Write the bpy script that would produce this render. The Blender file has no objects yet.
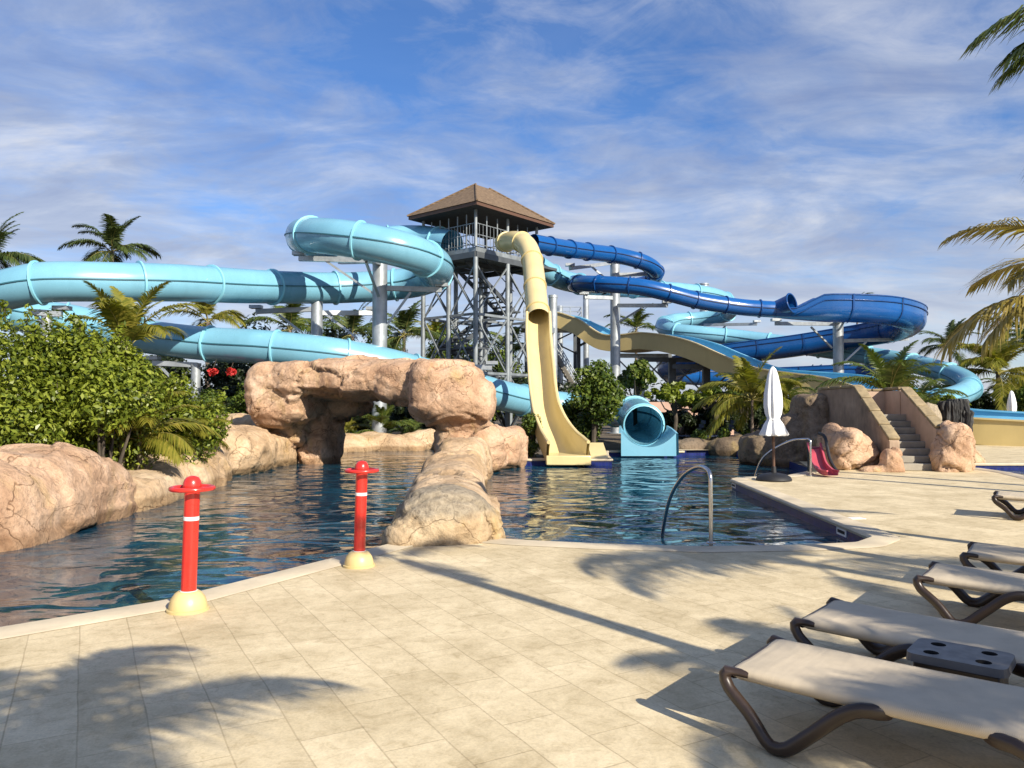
import bpy, bmesh, math, random
import numpy as np
from mathutils import Vector, Matrix, noise

random.seed(7)
rng = np.random.default_rng(7)
R = math.radians
scn = bpy.context.scene
COL = scn.collection

# ------------------------------------------------------------------ camera
F = 769.0
PITCH = math.atan((405 - 384) / F)
CAMH = 1.6
cam_d = bpy.data.cameras.new("camera")
cam = bpy.data.objects.new("camera", cam_d)
COL.objects.link(cam)
cam.location = (0, 0, CAMH)
cam.rotation_euler = (math.pi / 2 + PITCH, 0, 0)
cam_d.sensor_width = 36
cam_d.lens = F / 1024 * 36
cam_d.clip_end = 3000
cam_d.clip_start = 0.05
scn.camera = cam


def at(x, y, Y):
    """world point seen at photo pixel (x, y) at distance Y"""
    h, v = (x - 512) / F, (384 - y) / F
    dy = math.cos(PITCH) - math.sin(PITCH) * v
    dz = math.sin(PITCH) + math.cos(PITCH) * v
    return Vector((h * Y / dy, Y, CAMH + dz * Y / dy))


# ------------------------------------------------------------------ materials
class N:
    def __init__(s, name):
        s.m = bpy.data.materials.new(name)
        s.m.use_nodes = True
        s.nt = s.m.node_tree
        s.b = s.nt.nodes["Principled BSDF"]
        s.out = s.nt.nodes["Material Output"]

    def n(s, t, **kw):
        nd = s.nt.nodes.new(t)
        for k, v in kw.items():
            if k in nd.inputs and not hasattr(nd, k):
                nd.inputs[k].default_value = v
            else:
                setattr(nd, k, v)
        return nd

    def l(s, a, b):
        s.nt.links.new(a, b)

    def pos(s, scale=(1, 1, 1), rot=(0, 0, 0)):
        g = s.n("ShaderNodeNewGeometry")
        mp = s.n("ShaderNodeMapping")
        mp.inputs["Scale"].default_value = scale
        mp.inputs["Rotation"].default_value = rot
        s.l(g.outputs["Position"], mp.inputs["Vector"])
        return mp.outputs[0]

    def noise(s, vec, scale, detail=4, rough=.55, dist=0):
        t = s.n("ShaderNodeTexNoise")
        t.inputs["Scale"].default_value = scale
        t.inputs["Detail"].default_value = detail
        t.inputs["Roughness"].default_value = rough
        t.inputs["Distortion"].default_value = dist
        s.l(vec, t.inputs["Vector"])
        return t.outputs["Fac"]

    def ramp(s, fac, stops, interp='LINEAR'):
        r = s.n("ShaderNodeValToRGB")
        cr = r.color_ramp
        cr.interpolation = interp
        while len(cr.elements) < len(stops):
            cr.elements.new(.5)
        for e, (p, c) in zip(cr.elements, stops):
            e.position = p
            e.color = (c, c, c, 1) if isinstance(c, (int, float)) else (*c, 1)
        s.l(fac, r.inputs[0])
        return r.outputs["Color"]

    def mix(s, fac, a, b, typ='MIX'):
        m = s.n("ShaderNodeMixRGB", blend_type=typ)
        for i, v in ((0, fac), (1, a), (2, b)):
            if isinstance(v, (int, float)):
                m.inputs[i].default_value = v if i == 0 else (v, v, v, 1)
            elif isinstance(v, tuple):
                m.inputs[i].default_value = (*v, 1)
            else:
                s.l(v, m.inputs[i])
        return m.outputs[0]

    def math(s, op, a, b=None):
        m = s.n("ShaderNodeMath", operation=op)
        for i, v in ((0, a), (1, b)):
            if v is None:
                continue
            if isinstance(v, (int, float)):
                m.inputs[i].default_value = v
            else:
                s.l(v, m.inputs[i])
        return m.outputs[0]

    def bump(s, h, strength=.3, dist=.02, normal=None):
        b = s.n("ShaderNodeBump")
        b.inputs["Strength"].default_value = strength
        b.inputs["Distance"].default_value = dist
        s.l(h, b.inputs["Height"])
        if normal is not None:
            s.l(normal, b.inputs["Normal"])
        return b.outputs[0]


def paint(name, col, rough=.4, var=.12, scale=1.5, metallic=0, coat=0, bump=0, grime=0.0):
    """plain painted / moulded surface with mild patchy variation"""
    k = N(name)
    p = k.pos()
    f = k.noise(p, scale, 5)
    lo = tuple(c * (1 - var) for c in col)
    hi = tuple(min(1, c * (1 + var)) for c in col)
    c = k.ramp(f, [(.3, lo), (.7, hi)])
    if grime:
        g = k.ramp(k.noise(k.pos((1, 1, .25)), scale * 4, 6, .65), [(.45, 0.0), (.75, 1.0)])
        c = k.mix(k.math('MULTIPLY', g, grime), c, tuple(x * .45 for x in col))
    k.l(c, k.b.inputs["Base Color"])
    rr = k.ramp(k.noise(p, scale * 3, 4), [(.3, max(.02, rough - .08)), (.7, min(1, rough + .08))])
    k.l(rr, k.b.inputs["Roughness"])
    k.b.inputs["Metallic"].default_value = metallic
    if coat:
        k.b.inputs["Coat Weight"].default_value = coat
        k.b.inputs["Coat Roughness"].default_value = .08
    if bump:
        k.l(k.bump(k.noise(p, 30, 4), bump, .004), k.b.inputs["Normal"])
    return k.m


def leaf_mat(name, cols, trans=.35, rough=.45, patch=.6):
    k = N(name)
    g = k.n("ShaderNodeNewGeometry")
    f = k.math('ADD', k.math('MULTIPLY', g.outputs["Random Per Island"], .55),
               k.math('MULTIPLY', k.noise(k.pos(), patch, 2), .45))
    c = k.ramp(f, [(.15 + .7 * i / (len(cols) - 1), col) for i, col in enumerate(cols)])
    k.l(c, k.b.inputs["Base Color"])
    k.b.inputs["Roughness"].default_value = rough
    k.b.inputs["Specular IOR Level"].default_value = .35
    t = k.n("ShaderNodeBsdfTranslucent")
    bright = k.mix(1.0, c, (1.3, 1.35, .5), 'MULTIPLY')
    k.l(bright, t.inputs["Color"])
    mx = k.n("ShaderNodeMixShader")
    mx.inputs[0].default_value = trans
    k.l(k.b.outputs[0], mx.inputs[1])
    k.l(t.outputs[0], mx.inputs[2])
    k.l(mx.outputs[0], k.out.inputs["Surface"])
    return k.m


def rock_mat(name, cols, crack_scale=.8, dark=.35, stain=(.5, .36, .12), stain_amt=.35, grey_top=None):
    k = N(name)
    p = k.pos()
    big = k.noise(p, .9, 6, .6, .6)
    c = k.ramp(big, [(.28 + .44 * i / (len(cols) - 1), col) for i, col in enumerate(cols)])
    st = k.ramp(k.noise(k.pos((1, 1, .35)), 1.3, 4, .6, 1.0), [(.55, 0.0), (.68, 1.0)])
    c = k.mix(k.math('MULTIPLY', st, stain_amt), c, stain)
    pl = k.ramp(k.noise(k.pos((1, 1, .7)), 2.2, 5, .65, .8), [(.5, 0.0), (.72, 1.0)])
    c = k.mix(k.math('MULTIPLY', pl, .45), c, tuple(min(1, x * 1.25) for x in cols[-1]))
    fine = k.noise(p, 14, 8, .7)
    c = k.mix(.55, c, k.ramp(fine, [(.28, .42), (.55, 1.0)]), 'MULTIPLY')
    # long cracks: warped voronoi edges, partly masked
    warp = k.n("ShaderNodeVectorMath", operation='ADD')
    nz = k.n("ShaderNodeTexNoise")
    nz.inputs["Scale"].default_value = 1.1
    nz.inputs["Detail"].default_value = 4
    k.l(p, nz.inputs["Vector"])
    sc = k.n("ShaderNodeVectorMath", operation='SCALE')
    sc.inputs["Scale"].default_value = 1.2
    k.l(nz.outputs["Color"], sc.inputs[0])
    k.l(p, warp.inputs[0])
    k.l(sc.outputs[0], warp.inputs[1])
    v = k.n("ShaderNodeTexVoronoi", feature='DISTANCE_TO_EDGE')
    v.inputs["Scale"].default_value = crack_scale
    k.l(warp.outputs[0], v.inputs["Vector"])
    cr = k.ramp(v.outputs["Distance"], [(.001, .25), (.010, 1.0)])
    msk = k.ramp(k.noise(p, .8, 2), [(.35, 1.0), (.40, 0.0)])
    crk = k.math('MAXIMUM', cr, msk)
    c = k.mix(1.0, c, k.mix(crk, (dark, dark * .8, dark * .6), (1, 1, 1)), 'MULTIPLY')
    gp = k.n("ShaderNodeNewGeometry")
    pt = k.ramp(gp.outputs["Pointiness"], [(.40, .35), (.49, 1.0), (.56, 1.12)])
    c = k.mix(.85, c, pt, 'MULTIPLY')  # occlusion painted in: crevices darkened and ridges lightened in the colour
    if grey_top:
        sz = k.n("ShaderNodeSeparateXYZ")
        k.l(p, sz.inputs[0])
        gt = k.ramp(k.math('ADD', sz.outputs[2], k.math('MULTIPLY', k.noise(p, 2.5, 4, .6), .3)), [(grey_top[0] + .1, 0.0), (grey_top[1] + .1, .75)])
        c = k.mix(gt, c, k.ramp(fine, [(.3, (.16, .14, .11)), (.65, (.40, .35, .27))]))
    # damp band at the water line
    sx = k.n("ShaderNodeSeparateXYZ")
    k.l(p, sx.inputs[0])
    wet = k.ramp(k.math('ADD', sx.outputs[2], k.math('MULTIPLY', k.noise(p, 3, 2), .12)), [(-.0, .0), (.02, .0), (.1, 1.0)])
    c = k.mix(1.0, c, k.mix(wet, (.62, .58, .52), (1, 1, 1)), 'MULTIPLY')
    k.l(c, k.b.inputs["Base Color"])
    k.b.inputs["Roughness"].default_value = .85
    k.b.inputs["Specular IOR Level"].default_value = .25
    b1 = k.bump(crk, .5, .03)
    b2 = k.bump(k.noise(p, 3.5, 10, .7), .7, .12, b1)
    b3 = k.bump(fine, .35, .02, b2)
    k.l(b3, k.b.inputs["Normal"])
    return k.m


def glow_through(m, amt, col):
    """thin fibreglass lets some sun through"""
    nt_ = m.node_tree
    b_ = nt_.nodes["Principled BSDF"]
    t_ = nt_.nodes.new("ShaderNodeBsdfTranslucent")
    t_.inputs["Color"].default_value = (*col, 1)
    x_ = nt_.nodes.new("ShaderNodeMixShader")
    x_.inputs[0].default_value = amt
    nt_.links.new(b_.outputs[0], x_.inputs[1])
    nt_.links.new(t_.outputs[0], x_.inputs[2])
    nt_.links.new(x_.outputs[0], nt_.nodes["Material Output"].inputs["Surface"])
    return m


M = {}
M['light_blue'] = paint("light_blue_fibreglass", (.20, .46, .60), .28, .09, .4, coat=.3, grime=.2)
glow_through(M['light_blue'], .10, (.08, .38, .62))
M['light_blue_seam'] = paint("teal_seam", (.035, .13, .17), .5)
M['light_blue_flange'] = paint("light_blue_flange", (.24, .56, .68), .35, .08)
M['dark_blue'] = paint("dark_blue_fibreglass", (.006, .085, .30), .24, .08, .5, coat=.3, grime=.2)
M['dark_blue_flange'] = paint("dark_blue_flange", (.005, .055, .21), .3)
M['dark_seam'] = paint("navy_seam", (.004, .012, .05), .4)
M['yellow'] = paint("yellow_fibreglass", (.68, .55, .27), .35, .06, .5, coat=.2, grime=.2)
M['yellow_flange'] = paint("yellow_flange", (.64, .51, .24), .45)
M['mustard'] = paint("mustard_fibreglass", (.60, .465, .20), .42, .08, .5, grime=.15)
M['sky_blue'] = paint("sky_blue_gelcoat", (.20, .50, .68), .35, .06)
M['steel'] = paint("galvanised_steel", (.42, .45, .47), .42, .18, 2.5, metallic=.55, grime=.3)
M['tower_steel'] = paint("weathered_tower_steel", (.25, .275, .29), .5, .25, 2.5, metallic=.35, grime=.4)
M['dark_steel'] = paint("dark_grey_steel", (.09, .10, .11), .5, .2, 2, metallic=.3)  # dark grey steel, deeper in tone than the galvanised one
M['stainless'] = paint("stainless_steel", (.55, .55, .55), .22, .06, 6, metallic=1)
M['soffit'] = paint("dark_timber_soffit", (.025, .02, .018), .8)
M['fascia'] = paint("brown_fascia", (.10, .05, .03), .6)
M['bark'] = paint("palm_bark", (.17, .13, .10), .9, .35, 5, bump=.6)
M['dark_bark'] = paint("dark_bark", (.07, .055, .04), .9, .3, 4, bump=.5)
M['red'] = paint("red_gloss_paint", (.62, .028, .018), .3, .1, 3, coat=.4, grime=.12)
M['white'] = paint("white_paint", (.78, .77, .74), .45, .06, 3)
M['cream'] = paint("cream_plastic", (.64, .49, .22), .4, .1, 4, grime=.15)
M['frame_brown'] = paint("bronze_brown_plastic", (.036, .023, .017), .36, .15, 5)
M['table_grey'] = paint("grey_plastic", (.10, .095, .095), .4, .15, 5)
M['hole'] = paint("dark_recess", (.012, .01, .009), .8)
M['canvas'] = paint("white_canvas", (.78, .78, .78), .9, .05, 4)
M['rubber'] = paint("black_rubber", (.014, .014, .016), .55)
M['pink'] = paint("pink_fibreglass", (.50, .08, .11), .35, .1, 3)
M['step'] = paint("worn_concrete", (.30, .27, .22), .9, .18, 2.5, bump=.5, grime=.2)
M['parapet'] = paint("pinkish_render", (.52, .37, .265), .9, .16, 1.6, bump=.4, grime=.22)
M['shade_toned_wall'] = paint("shade_toned_render", (.30, .22, .155), .95, .35, 1.8, bump=.5, grime=.6)  # render colour darkened to carry the shade on the left stair wall
M['capstone'] = paint("mossy_capstone", (.30, .23, .13), .95, .35, 3, bump=.8, grime=.5)
M['pink_wall'] = paint("faded_pink_render", (.50, .33, .25), .9, .12, 1)
M['navy'] = paint("navy_slats", (.012, .025, .07), .6)
M['soil'] = paint("brown_soil", (.11, .085, .055), .95, .35, 1.0, bump=.6)
M['frond'] = leaf_mat("palm_leaf", [(.04, .065, .012), (.09, .125, .022), (.17, .19, .04)], .3, .4)
M['frond_yellow'] = leaf_mat("yellowing_palm_leaf", [(.10, .12, .018), (.23, .22, .03), (.38, .31, .06)], .35, .45)
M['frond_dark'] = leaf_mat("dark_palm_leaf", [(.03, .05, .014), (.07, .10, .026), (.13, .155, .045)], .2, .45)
M['frond_dry'] = leaf_mat("sun_bleached_palm_leaf", [(.16, .14, .03), (.30, .24, .06), (.46, .36, .13)], .3, .45)
M['leaf'] = leaf_mat("shrub_leaf", [(.045, .075, .01), (.165, .205, .022), (.31, .345, .048)], .3, .35)
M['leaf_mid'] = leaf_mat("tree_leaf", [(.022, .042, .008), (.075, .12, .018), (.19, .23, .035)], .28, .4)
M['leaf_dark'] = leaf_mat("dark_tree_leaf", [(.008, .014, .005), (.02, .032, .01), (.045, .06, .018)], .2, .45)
M['petiole'] = paint("palm_rib", (.28, .24, .07), .5)
M['red_petal'] = leaf_mat("red_petal", [(.55, .03, .03), (.75, .09, .08)], .3)
M['rock'] = rock_mat("peach_rockwork", [(.36, .205, .12), (.53, .34, .215), (.66, .475, .335)], 1.0)
M['rock_tan'] = rock_mat("tan_rockwork", [(.38, .25, .14), (.55, .385, .235), (.68, .52, .35)], .6, stain=(.52, .34, .14), stain_amt=.5)
M['rock_grey'] = rock_mat("weathered_boulder", [(.40, .28, .165), (.56, .42, .26), (.68, .55, .37)], 1.3, stain=(.56, .36, .10), stain_amt=.6, grey_top=(.30, .42))
M['rock_shade_toned'] = rock_mat("shade_toned_rockwork", [(.11, .08, .055), (.21, .155, .105), (.32, .24, .17)], 1.4)  # darker copy of the rockwork, with shade put into its colour


def black_stone():
    k = N("black_ridged_stone")
    w = k.noise(k.pos((7, 7, .8)), 2.0, 6, .6, .4)
    c = k.ramp(w, [(.35, (.012, .012, .013)), (.6, (.06, .058, .055)), (.8, (.2, .19, .18))])
    k.l(c, k.b.inputs["Base Color"])
    k.b.inputs["Roughness"].default_value = .85
    k.l(k.bump(w, 1, .08), k.b.inputs["Normal"])
    return k.m


M['black_stone'] = black_stone()


def deck_mat():
    k = N("stamped_beige_paving")
    p = k.pos(rot=(0, 0, R(61)))
    br = k.n("ShaderNodeTexBrick")
    br.offset = .5
    br.inputs["Scale"].default_value = 1
    br.inputs["Brick Width"].default_value = .62
    br.inputs["Row Height"].default_value = .31
    br.inputs["Mortar Size"].default_value = .0045
    br.inputs["Mortar Smooth"].default_value = .3
    br.inputs["Bias"].default_value = 0
    br.inputs["Color1"].default_value = (.60, .495, .315, 1)
    br.inputs["Color2"].default_value = (.70, .585, .385, 1)
    br.inputs["Mortar"].default_value = (.50, .405, .255, 1)
    wob = k.n("ShaderNodeTexNoise")
    wob.inputs["Scale"].default_value = 1.5
    k.l(p, wob.inputs["Vector"])
    sc = k.n("ShaderNodeVectorMath", operation='SCALE')
    sc.inputs["Scale"].default_value = .03
    k.l(wob.outputs["Color"], sc.inputs[0])
    ad = k.n("ShaderNodeVectorMath", operation='ADD')
    k.l(p, ad.inputs[0])
    k.l(sc.outputs[0], ad.inputs[1])
    k.l(ad.outputs[0], br.inputs["Vector"])
    c = br.outputs["Color"]
    wp = k.pos()
    c = k.mix(.5, c, k.ramp(k.noise(wp, 1.7, 8, .68, .5), [(.32, (.60, .55, .44)), (.49, (.95, .93, .88)), (.64, (1.2, 1.2, 1.2))]), 'MULTIPLY')
    c = k.mix(.6, c, k.ramp(k.noise(wp, 9, 8, .75, .8), [(.3, (.6, .55, .45)), (.48, (1, .99, .97)), (.68, (1.2, 1.2, 1.2))]), 'MULTIPLY')
    c = k.mix(.5, c, k.ramp(k.noise(wp, 60, 4, .7), [(.3, .7), (.6, 1.05)]), 'MULTIPLY')
    k.l(c, k.b.inputs["Base Color"])
    k.b.inputs["Roughness"].default_value = .72
    k.b.inputs["Specular IOR Level"].default_value = .3
    b1 = k.bump(k.math('SUBTRACT', 1.0, br.outputs["Fac"]), .4, .004)
    b2 = k.bump(k.noise(wp, 12, 8, .7), .3, .012, b1)
    k.l(b2, k.b.inputs["Normal"])
    return k.m


M['deck'] = deck_mat()
M['coping'] = paint("smooth_coping", (.57, .48, .34), .7, .2, 2.2, bump=.3, grime=.35)


def tile_mat():
    k = N("cobalt_mosaic_tile")
    g = k.n("ShaderNodeNewGeometry")
    br = k.n("ShaderNodeTexBrick")
    br.offset = 0
    br.inputs["Scale"].default_value = 1
    br.inputs["Brick Width"].default_value = .1
    br.inputs["Row Height"].default_value = .1
    br.inputs["Mortar Size"].default_value = .006
    br.inputs["Color1"].default_value = (.010, .016, .11, 1)
    br.inputs["Color2"].default_value = (.02, .032, .17, 1)
    br.inputs["Mortar"].default_value = (.03, .04, .10, 1)
    s = k.n("ShaderNodeSeparateXYZ")
    k.l(g.outputs["Position"], s.inputs[0])
    cb = k.n("ShaderNodeCombineXYZ")
    k.l(k.math('ADD', s.outputs[0], s.outputs[1]), cb.inputs[0])
    k.l(s.outputs[2], cb.inputs[1])
    k.l(cb.outputs[0], br.inputs["Vector"])
    k.l(br.outputs["Color"], k.b.inputs["Base Color"])
    k.b.inputs["Roughness"].default_value = .35
    k.b.inputs["Specular IOR Level"].default_value = .2
    return k.m


M['tile'] = tile_mat()


def water_mat():
    k = N("pool_water")
    p = k.pos()
    c = k.ramp(k.noise(p, .35, 3, .5, .3), [(.3, (.003, .018, .038)), (.5, (.005, .036, .068)), (.72, (.010, .07, .118))])
    # faint pattern of the tiled pool bed and rippling light
    v = k.n("ShaderNodeTexVoronoi", feature='DISTANCE_TO_EDGE')
    v.inputs["Scale"].default_value = 2.2
    k.l(k.pos((1, .6, 1)), v.inputs["Vector"])
    ca = k.ramp(v.outputs["Distance"], [(.0, 1.0), (.12, 0.0)])
    c = k.mix(k.math('MULTIPLY', ca, .22), c, (.03, .17, .24))
    k.l(c, k.b.inputs["Base Color"])
    k.b.inputs["Roughness"].default_value = .015
    k.b.inputs["IOR"].default_value = 1.33
    k.b.inputs["Specular IOR Level"].default_value = .62
    h1 = k.noise(k.pos((1.0, 1.35, 1), (0, 0, R(14))), 1.1, 2, .45, .6)
    h2 = k.noise(k.pos((1, 1.3, 1), (0, 0, R(-22))), 3.6, 3, .5, .6)
    h3 = k.noise(k.pos((1, 1.2, 1), (0, 0, R(35))), 11, 3, .55, .4)
    ruf = k.ramp(k.noise(k.pos(), .28, 2, .5, .5), [(.40, .12), (.62, 1.0)])
    b1 = k.bump(h1, .36, .2)
    b2 = k.bump(k.math('MULTIPLY', h2, ruf), .2, .045, b1)
    b2 = k.bump(k.math('MULTIPLY', h3, ruf), .2, .012, b2)
    k.l(b2, k.b.inputs["Normal"])
    return k.m


M['water'] = water_mat()


def sling_mat():
    k = N("beige_mesh_fabric")
    tc = k.n("ShaderNodeTexCoord")
    w = k.n("ShaderNodeTexChecker")
    w.inputs["Scale"].default_value = 260
    w.inputs["Color1"].default_value = (.60, .505, .375, 1)
    w.inputs["Color2"].default_value = (.50, .415, .295, 1)
    k.l(tc.outputs["Object"], w.inputs["Vector"])
    c = k.mix(.5, w.outputs["Color"], k.ramp(k.noise(k.pos(), 5, 5, .6), [(.3, .75), (.6, 1.05)]), 'MULTIPLY')
    k.l(c, k.b.inputs["Base Color"])
    k.b.inputs["Roughness"].default_value = .75
    k.b.inputs["Specular IOR Level"].default_value = .3
    mp = k.n("ShaderNodeMapping")
    mp.inputs["Scale"].default_value = (9, 1.2, 1)
    k.l(tc.outputs["Object"], mp.inputs["Vector"])
    k.l(k.bump(k.noise(mp.outputs[0], 1.0, 3, .5, .3), .35, .02), k.b.inputs["Normal"])
    return k.m


M['sling'] = sling_mat()


def shingle_mat():
    k = N("brown_shingles")
    p = k.pos()
    s = k.n("ShaderNodeSeparateXYZ")
    k.l(p, s.inputs[0])
    w = k.n("ShaderNodeTexWave", bands_direction='Z')
    w.inputs["Scale"].default_value = 2.6
    w.inputs["Distortion"].default_value = .6
    k.l(p, w.inputs["Vector"])
    c = k.ramp(k.noise(p, 6, 6, .7), [(.3, (.10, .065, .038)), (.55, (.18, .12, .07)), (.75, (.27, .185, .115))])
    c = k.mix(.35, c, k.ramp(w.outputs["Fac"], [(.0, .5), (.35, 1.0)]), 'MULTIPLY')
    k.l(c, k.b.inputs["Base Color"])
    k.b.inputs["Roughness"].default_value = .9
    k.l(k.bump(w.outputs["Fac"], .5, .04), k.b.inputs["Normal"])
    return k.m


M['shingle'] = shingle_mat()


# ------------------------------------------------------------------ mesh helpers
def catmull(pts, step):
    pts = [Vector(p) for p in pts]
    P = [pts[0] * 2 - pts[1]] + pts + [pts[-1] * 2 - pts[-2]]
    out = []
    for i in range(1, len(P) - 2):
        a, b, c, d = P[i - 1], P[i], P[i + 1], P[i + 2]
        n = max(2, int((c - b).length / step))
        for j in range(n):
            t = j / n
            out.append(.5 * ((2 * b) + (c - a) * t + (2 * a - 5 * b + 4 * c - d) * t * t + (-a + 3 * b - 3 * c + d) * t ** 3))
    out.append(pts[-1].copy())
    return out


class MB:
    def __init__(s):
        s.v, s.f, s.m = [], [], []

    def add(s, vs, fs, m=0):
        o = len(s.v)
        s.v += [Vector(v) for v in vs]
        s.f += [tuple(i + o for i in f) for f in fs]
        s.m += [m] * len(fs)
        return s

    def box(s, c, size, rz=0, m=0, mat=None):
        hx, hy, hz = size[0] / 2, size[1] / 2, size[2] / 2
        rot = mat or Matrix.Rotation(rz, 3, 'Z')
        c = Vector(c)
        vs = [c + rot @ Vector((x, y, z)) for x in (-hx, hx) for y in (-hy, hy) for z in (-hz, hz)]
        return s.add(vs, [(0, 1, 3, 2), (4, 6, 7, 5), (0, 4, 5, 1), (2, 3, 7, 6), (0, 2, 6, 4), (1, 5, 7, 3)], m)

    def bar(s, p, q, w, h, m=0):
        p, q = Vector(p), Vector(q)
        d = q - p
        L = d.length
        x = d / L
        up = Vector((0, 0, 1)) if abs(x.z) < .95 else Vector((0, 1, 0))
        y = up.cross(x).normalized()
        z = x.cross(y)
        return s.box((p + q) / 2, (L, w, h), m=m, mat=Matrix((x, y, z)).transposed())

    def tube(s, pts, r, seg=12, cap=True, m=0, flat=1.0):
        pts = [Vector(p) for p in pts]
        n = len(pts)
        rr = r if isinstance(r, (list, tuple)) else [r] * n
        t = [(pts[min(i + 1, n - 1)] - pts[max(i - 1, 0)]).normalized() for i in range(n)]
        a = Vector((0, 0, 1)) if abs(t[0].z) < .9 else Vector((1, 0, 0))
        u = (a - t[0] * a.dot(t[0])).normalized()
        vs, fs = [], []
        for i in range(n):
            u = (u - t[i] * u.dot(t[i])).normalized()
            w = t[i].cross(u)
            for k in range(seg):
                an = 2 * math.pi * k / seg
                vs.append(pts[i] + (u * math.cos(an) * flat + w * math.sin(an)) * rr[i])
        for i in range(n - 1):
            for k in range(seg):
                k2 = (k + 1) % seg
                fs.append((i * seg + k, i * seg + k2, (i + 1) * seg + k2, (i + 1) * seg + k))
        if cap:
            fs.append(tuple(range(seg))[::-1])
            fs.append(tuple((n - 1) * seg + k for k in range(seg)))
        return s.add(vs, fs, m)

    def sweep(s, path, prof, closed=False, cap=False, m=0):
        """prof: list of (side, up) or function(i)->list; frame keeps world up"""
        n = len(path)
        vs, fs = [], []
        np_ = None
        for i in range(n):
            t = (path[min(i + 1, n - 1)] - path[max(i - 1, 0)]).normalized()
            sd = t.cross(Vector((0, 0, 1))).normalized()
            up = sd.cross(t)
            pr = prof(i) if callable(prof) else prof
            np_ = len(pr)
            vs += [path[i] + sd * a + up * b for a, b in pr]
        e = np_ if closed else np_ - 1
        for i in range(n - 1):
            for k in range(e):
                k2 = (k + 1) % np_
                fs.append((i * np_ + k, (i + 1) * np_ + k, (i + 1) * np_ + k2, i * np_ + k2))
        if cap and closed:
            fs.append(tuple(range(np_)))
            fs.append(tuple((n - 1) * np_ + k for k in range(np_))[::-1])
        return s.add(vs, fs, m)

    def lathe(s, prof, o=(0, 0, 0), seg=24, m=0, wob=None):
        o = Vector(o)
        vs, fs = [], []
        for i, (r, z) in enumerate(prof):
            for k in range(seg):
                a = 2 * math.pi * k / seg
                q = r * (wob(a, z) if wob else 1)
                vs.append(o + Vector((math.cos(a) * q, math.sin(a) * q, z)))
        for i in range(len(prof) - 1):
            for k in range(seg):
                k2 = (k + 1) % seg
                fs.append((i * seg + k, i * seg + k2, (i + 1) * seg + k2, (i + 1) * seg + k))
        fs.append(tuple(range(seg))[::-1])
        fs.append(tuple((len(prof) - 1) * seg + k for k in range(seg)))
        return s.add(vs, fs, m)

    def build(s, name, mats, parent=None, sharp=38, bevel=0):
        o = Vector(parent.location) if parent is not None else Vector((0, 0, 0))
        if parent is not None and parent.parent is not None:
            o = o + Vector(parent.parent.location)
        me = bpy.data.meshes.new(name)
        me.from_pydata([v - o for v in s.v], [], s.f)
        mats = mats if isinstance(mats, (list, tuple)) else [mats]
        for m in mats:
            me.materials.append(m)
        me.polygons.foreach_set("material_index", s.m)
        me.polygons.foreach_set("use_smooth", [True] * len(s.f))
        me.update()
        me.set_sharp_from_angle(angle=R(sharp))
        ob = bpy.data.objects.new(name, me)
        COL.objects.link(ob)
        if parent is not None:
            ob.parent = parent
        if bevel:
            b = ob.modifiers.new("bevel", 'BEVEL')
            b.width = bevel
            b.segments = 2
            b.limit_method = 'ANGLE'
        return ob


def tag(o, label=None, cat=None, group=None, kind=None):
    if label:
        o['label'] = label
    if cat:
        o['category'] = cat
    if group:
        o['group'] = group
    if kind:
        o['kind'] = kind
    return o


def empty(name, loc, label, cat, group=None, rz=0):
    o = bpy.data.objects.new(name, None)
    o.empty_display_size = .2
    COL.objects.link(o)
    o.location = loc
    o.rotation_euler.z = rz
    return tag(o, label, cat, group)


def raw_mesh(name, verts, quads, mats, mi=None, smooth=False):
    me = bpy.data.meshes.new(name)
    verts = np.asarray(verts, dtype=np.float32)
    quads = np.asarray(quads, dtype=np.int32)
    me.vertices.add(len(verts))
    me.vertices.foreach_set("co", verts.ravel())
    me.loops.add(quads.size)
    me.loops.foreach_set("vertex_index", quads.ravel())
    me.polygons.add(len(quads))
    me.polygons.foreach_set("loop_start", np.arange(0, quads.size, 4, dtype=np.int32))
    for m in mats:
        me.materials.append(m)
    if mi is not None:
        me.polygons.foreach_set("material_index", np.asarray(mi, dtype=np.int32))
    me.update(calc_edges=True)
    me.validate()
    return me


def link(name, me, parent=None, loc=(0, 0, 0), rot=(0, 0, 0), scale=None):
    o = bpy.data.objects.new(name, me)
    COL.objects.link(o)
    o.parent = parent
    o.location = loc
    o.rotation_euler = rot
    if scale:
        o.scale = scale
    return o


# ------------------------------------------------------------------ foliage
def leaves(name, clumps, n, size, mat, parent, aspect=.5, up=.35, flat=1.0):
    """leaf blades scattered through clumps [(centre, radius)] given relative to the parent's base"""
    C = np.array([tuple(c) for c, r in clumps])
    RR = np.array([r for c, r in clumps])
    w = RR ** 2
    idx = rng.choice(len(C), n, p=w / w.sum())
    d = rng.normal(size=(n, 3))
    d /= np.linalg.norm(d, axis=1)[:, None]
    rad = RR[idx] * (.45 + .62 * rng.random(n) ** .6)
    p = C[idx] + d * rad[:, None] * np.array([1, 1, flat])
    nor = d * .7 + rng.normal(size=(n, 3)) * .45 + np.array([0, 0, up])
    nor /= np.linalg.norm(nor, axis=1)[:, None]
    t = np.cross(nor, rng.normal(size=(n, 3)))
    t /= np.linalg.norm(t, axis=1)[:, None]
    b = np.cross(nor, t)
    s = size * (.65 + .7 * rng.random(n))[:, None]
    V = np.empty((n, 4, 3))
    V[:, 0] = p - t * s * .5
    V[:, 1] = p + b * s * aspect * .5 + nor * s * .1
    V[:, 2] = p + t * s * .5
    V[:, 3] = p - b * s * aspect * .5 + nor * s * .1
    me = raw_mesh(name, V.reshape(-1, 3), np.arange(n * 4).reshape(-1, 4), [mat])
    return link(name, me, parent)


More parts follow.
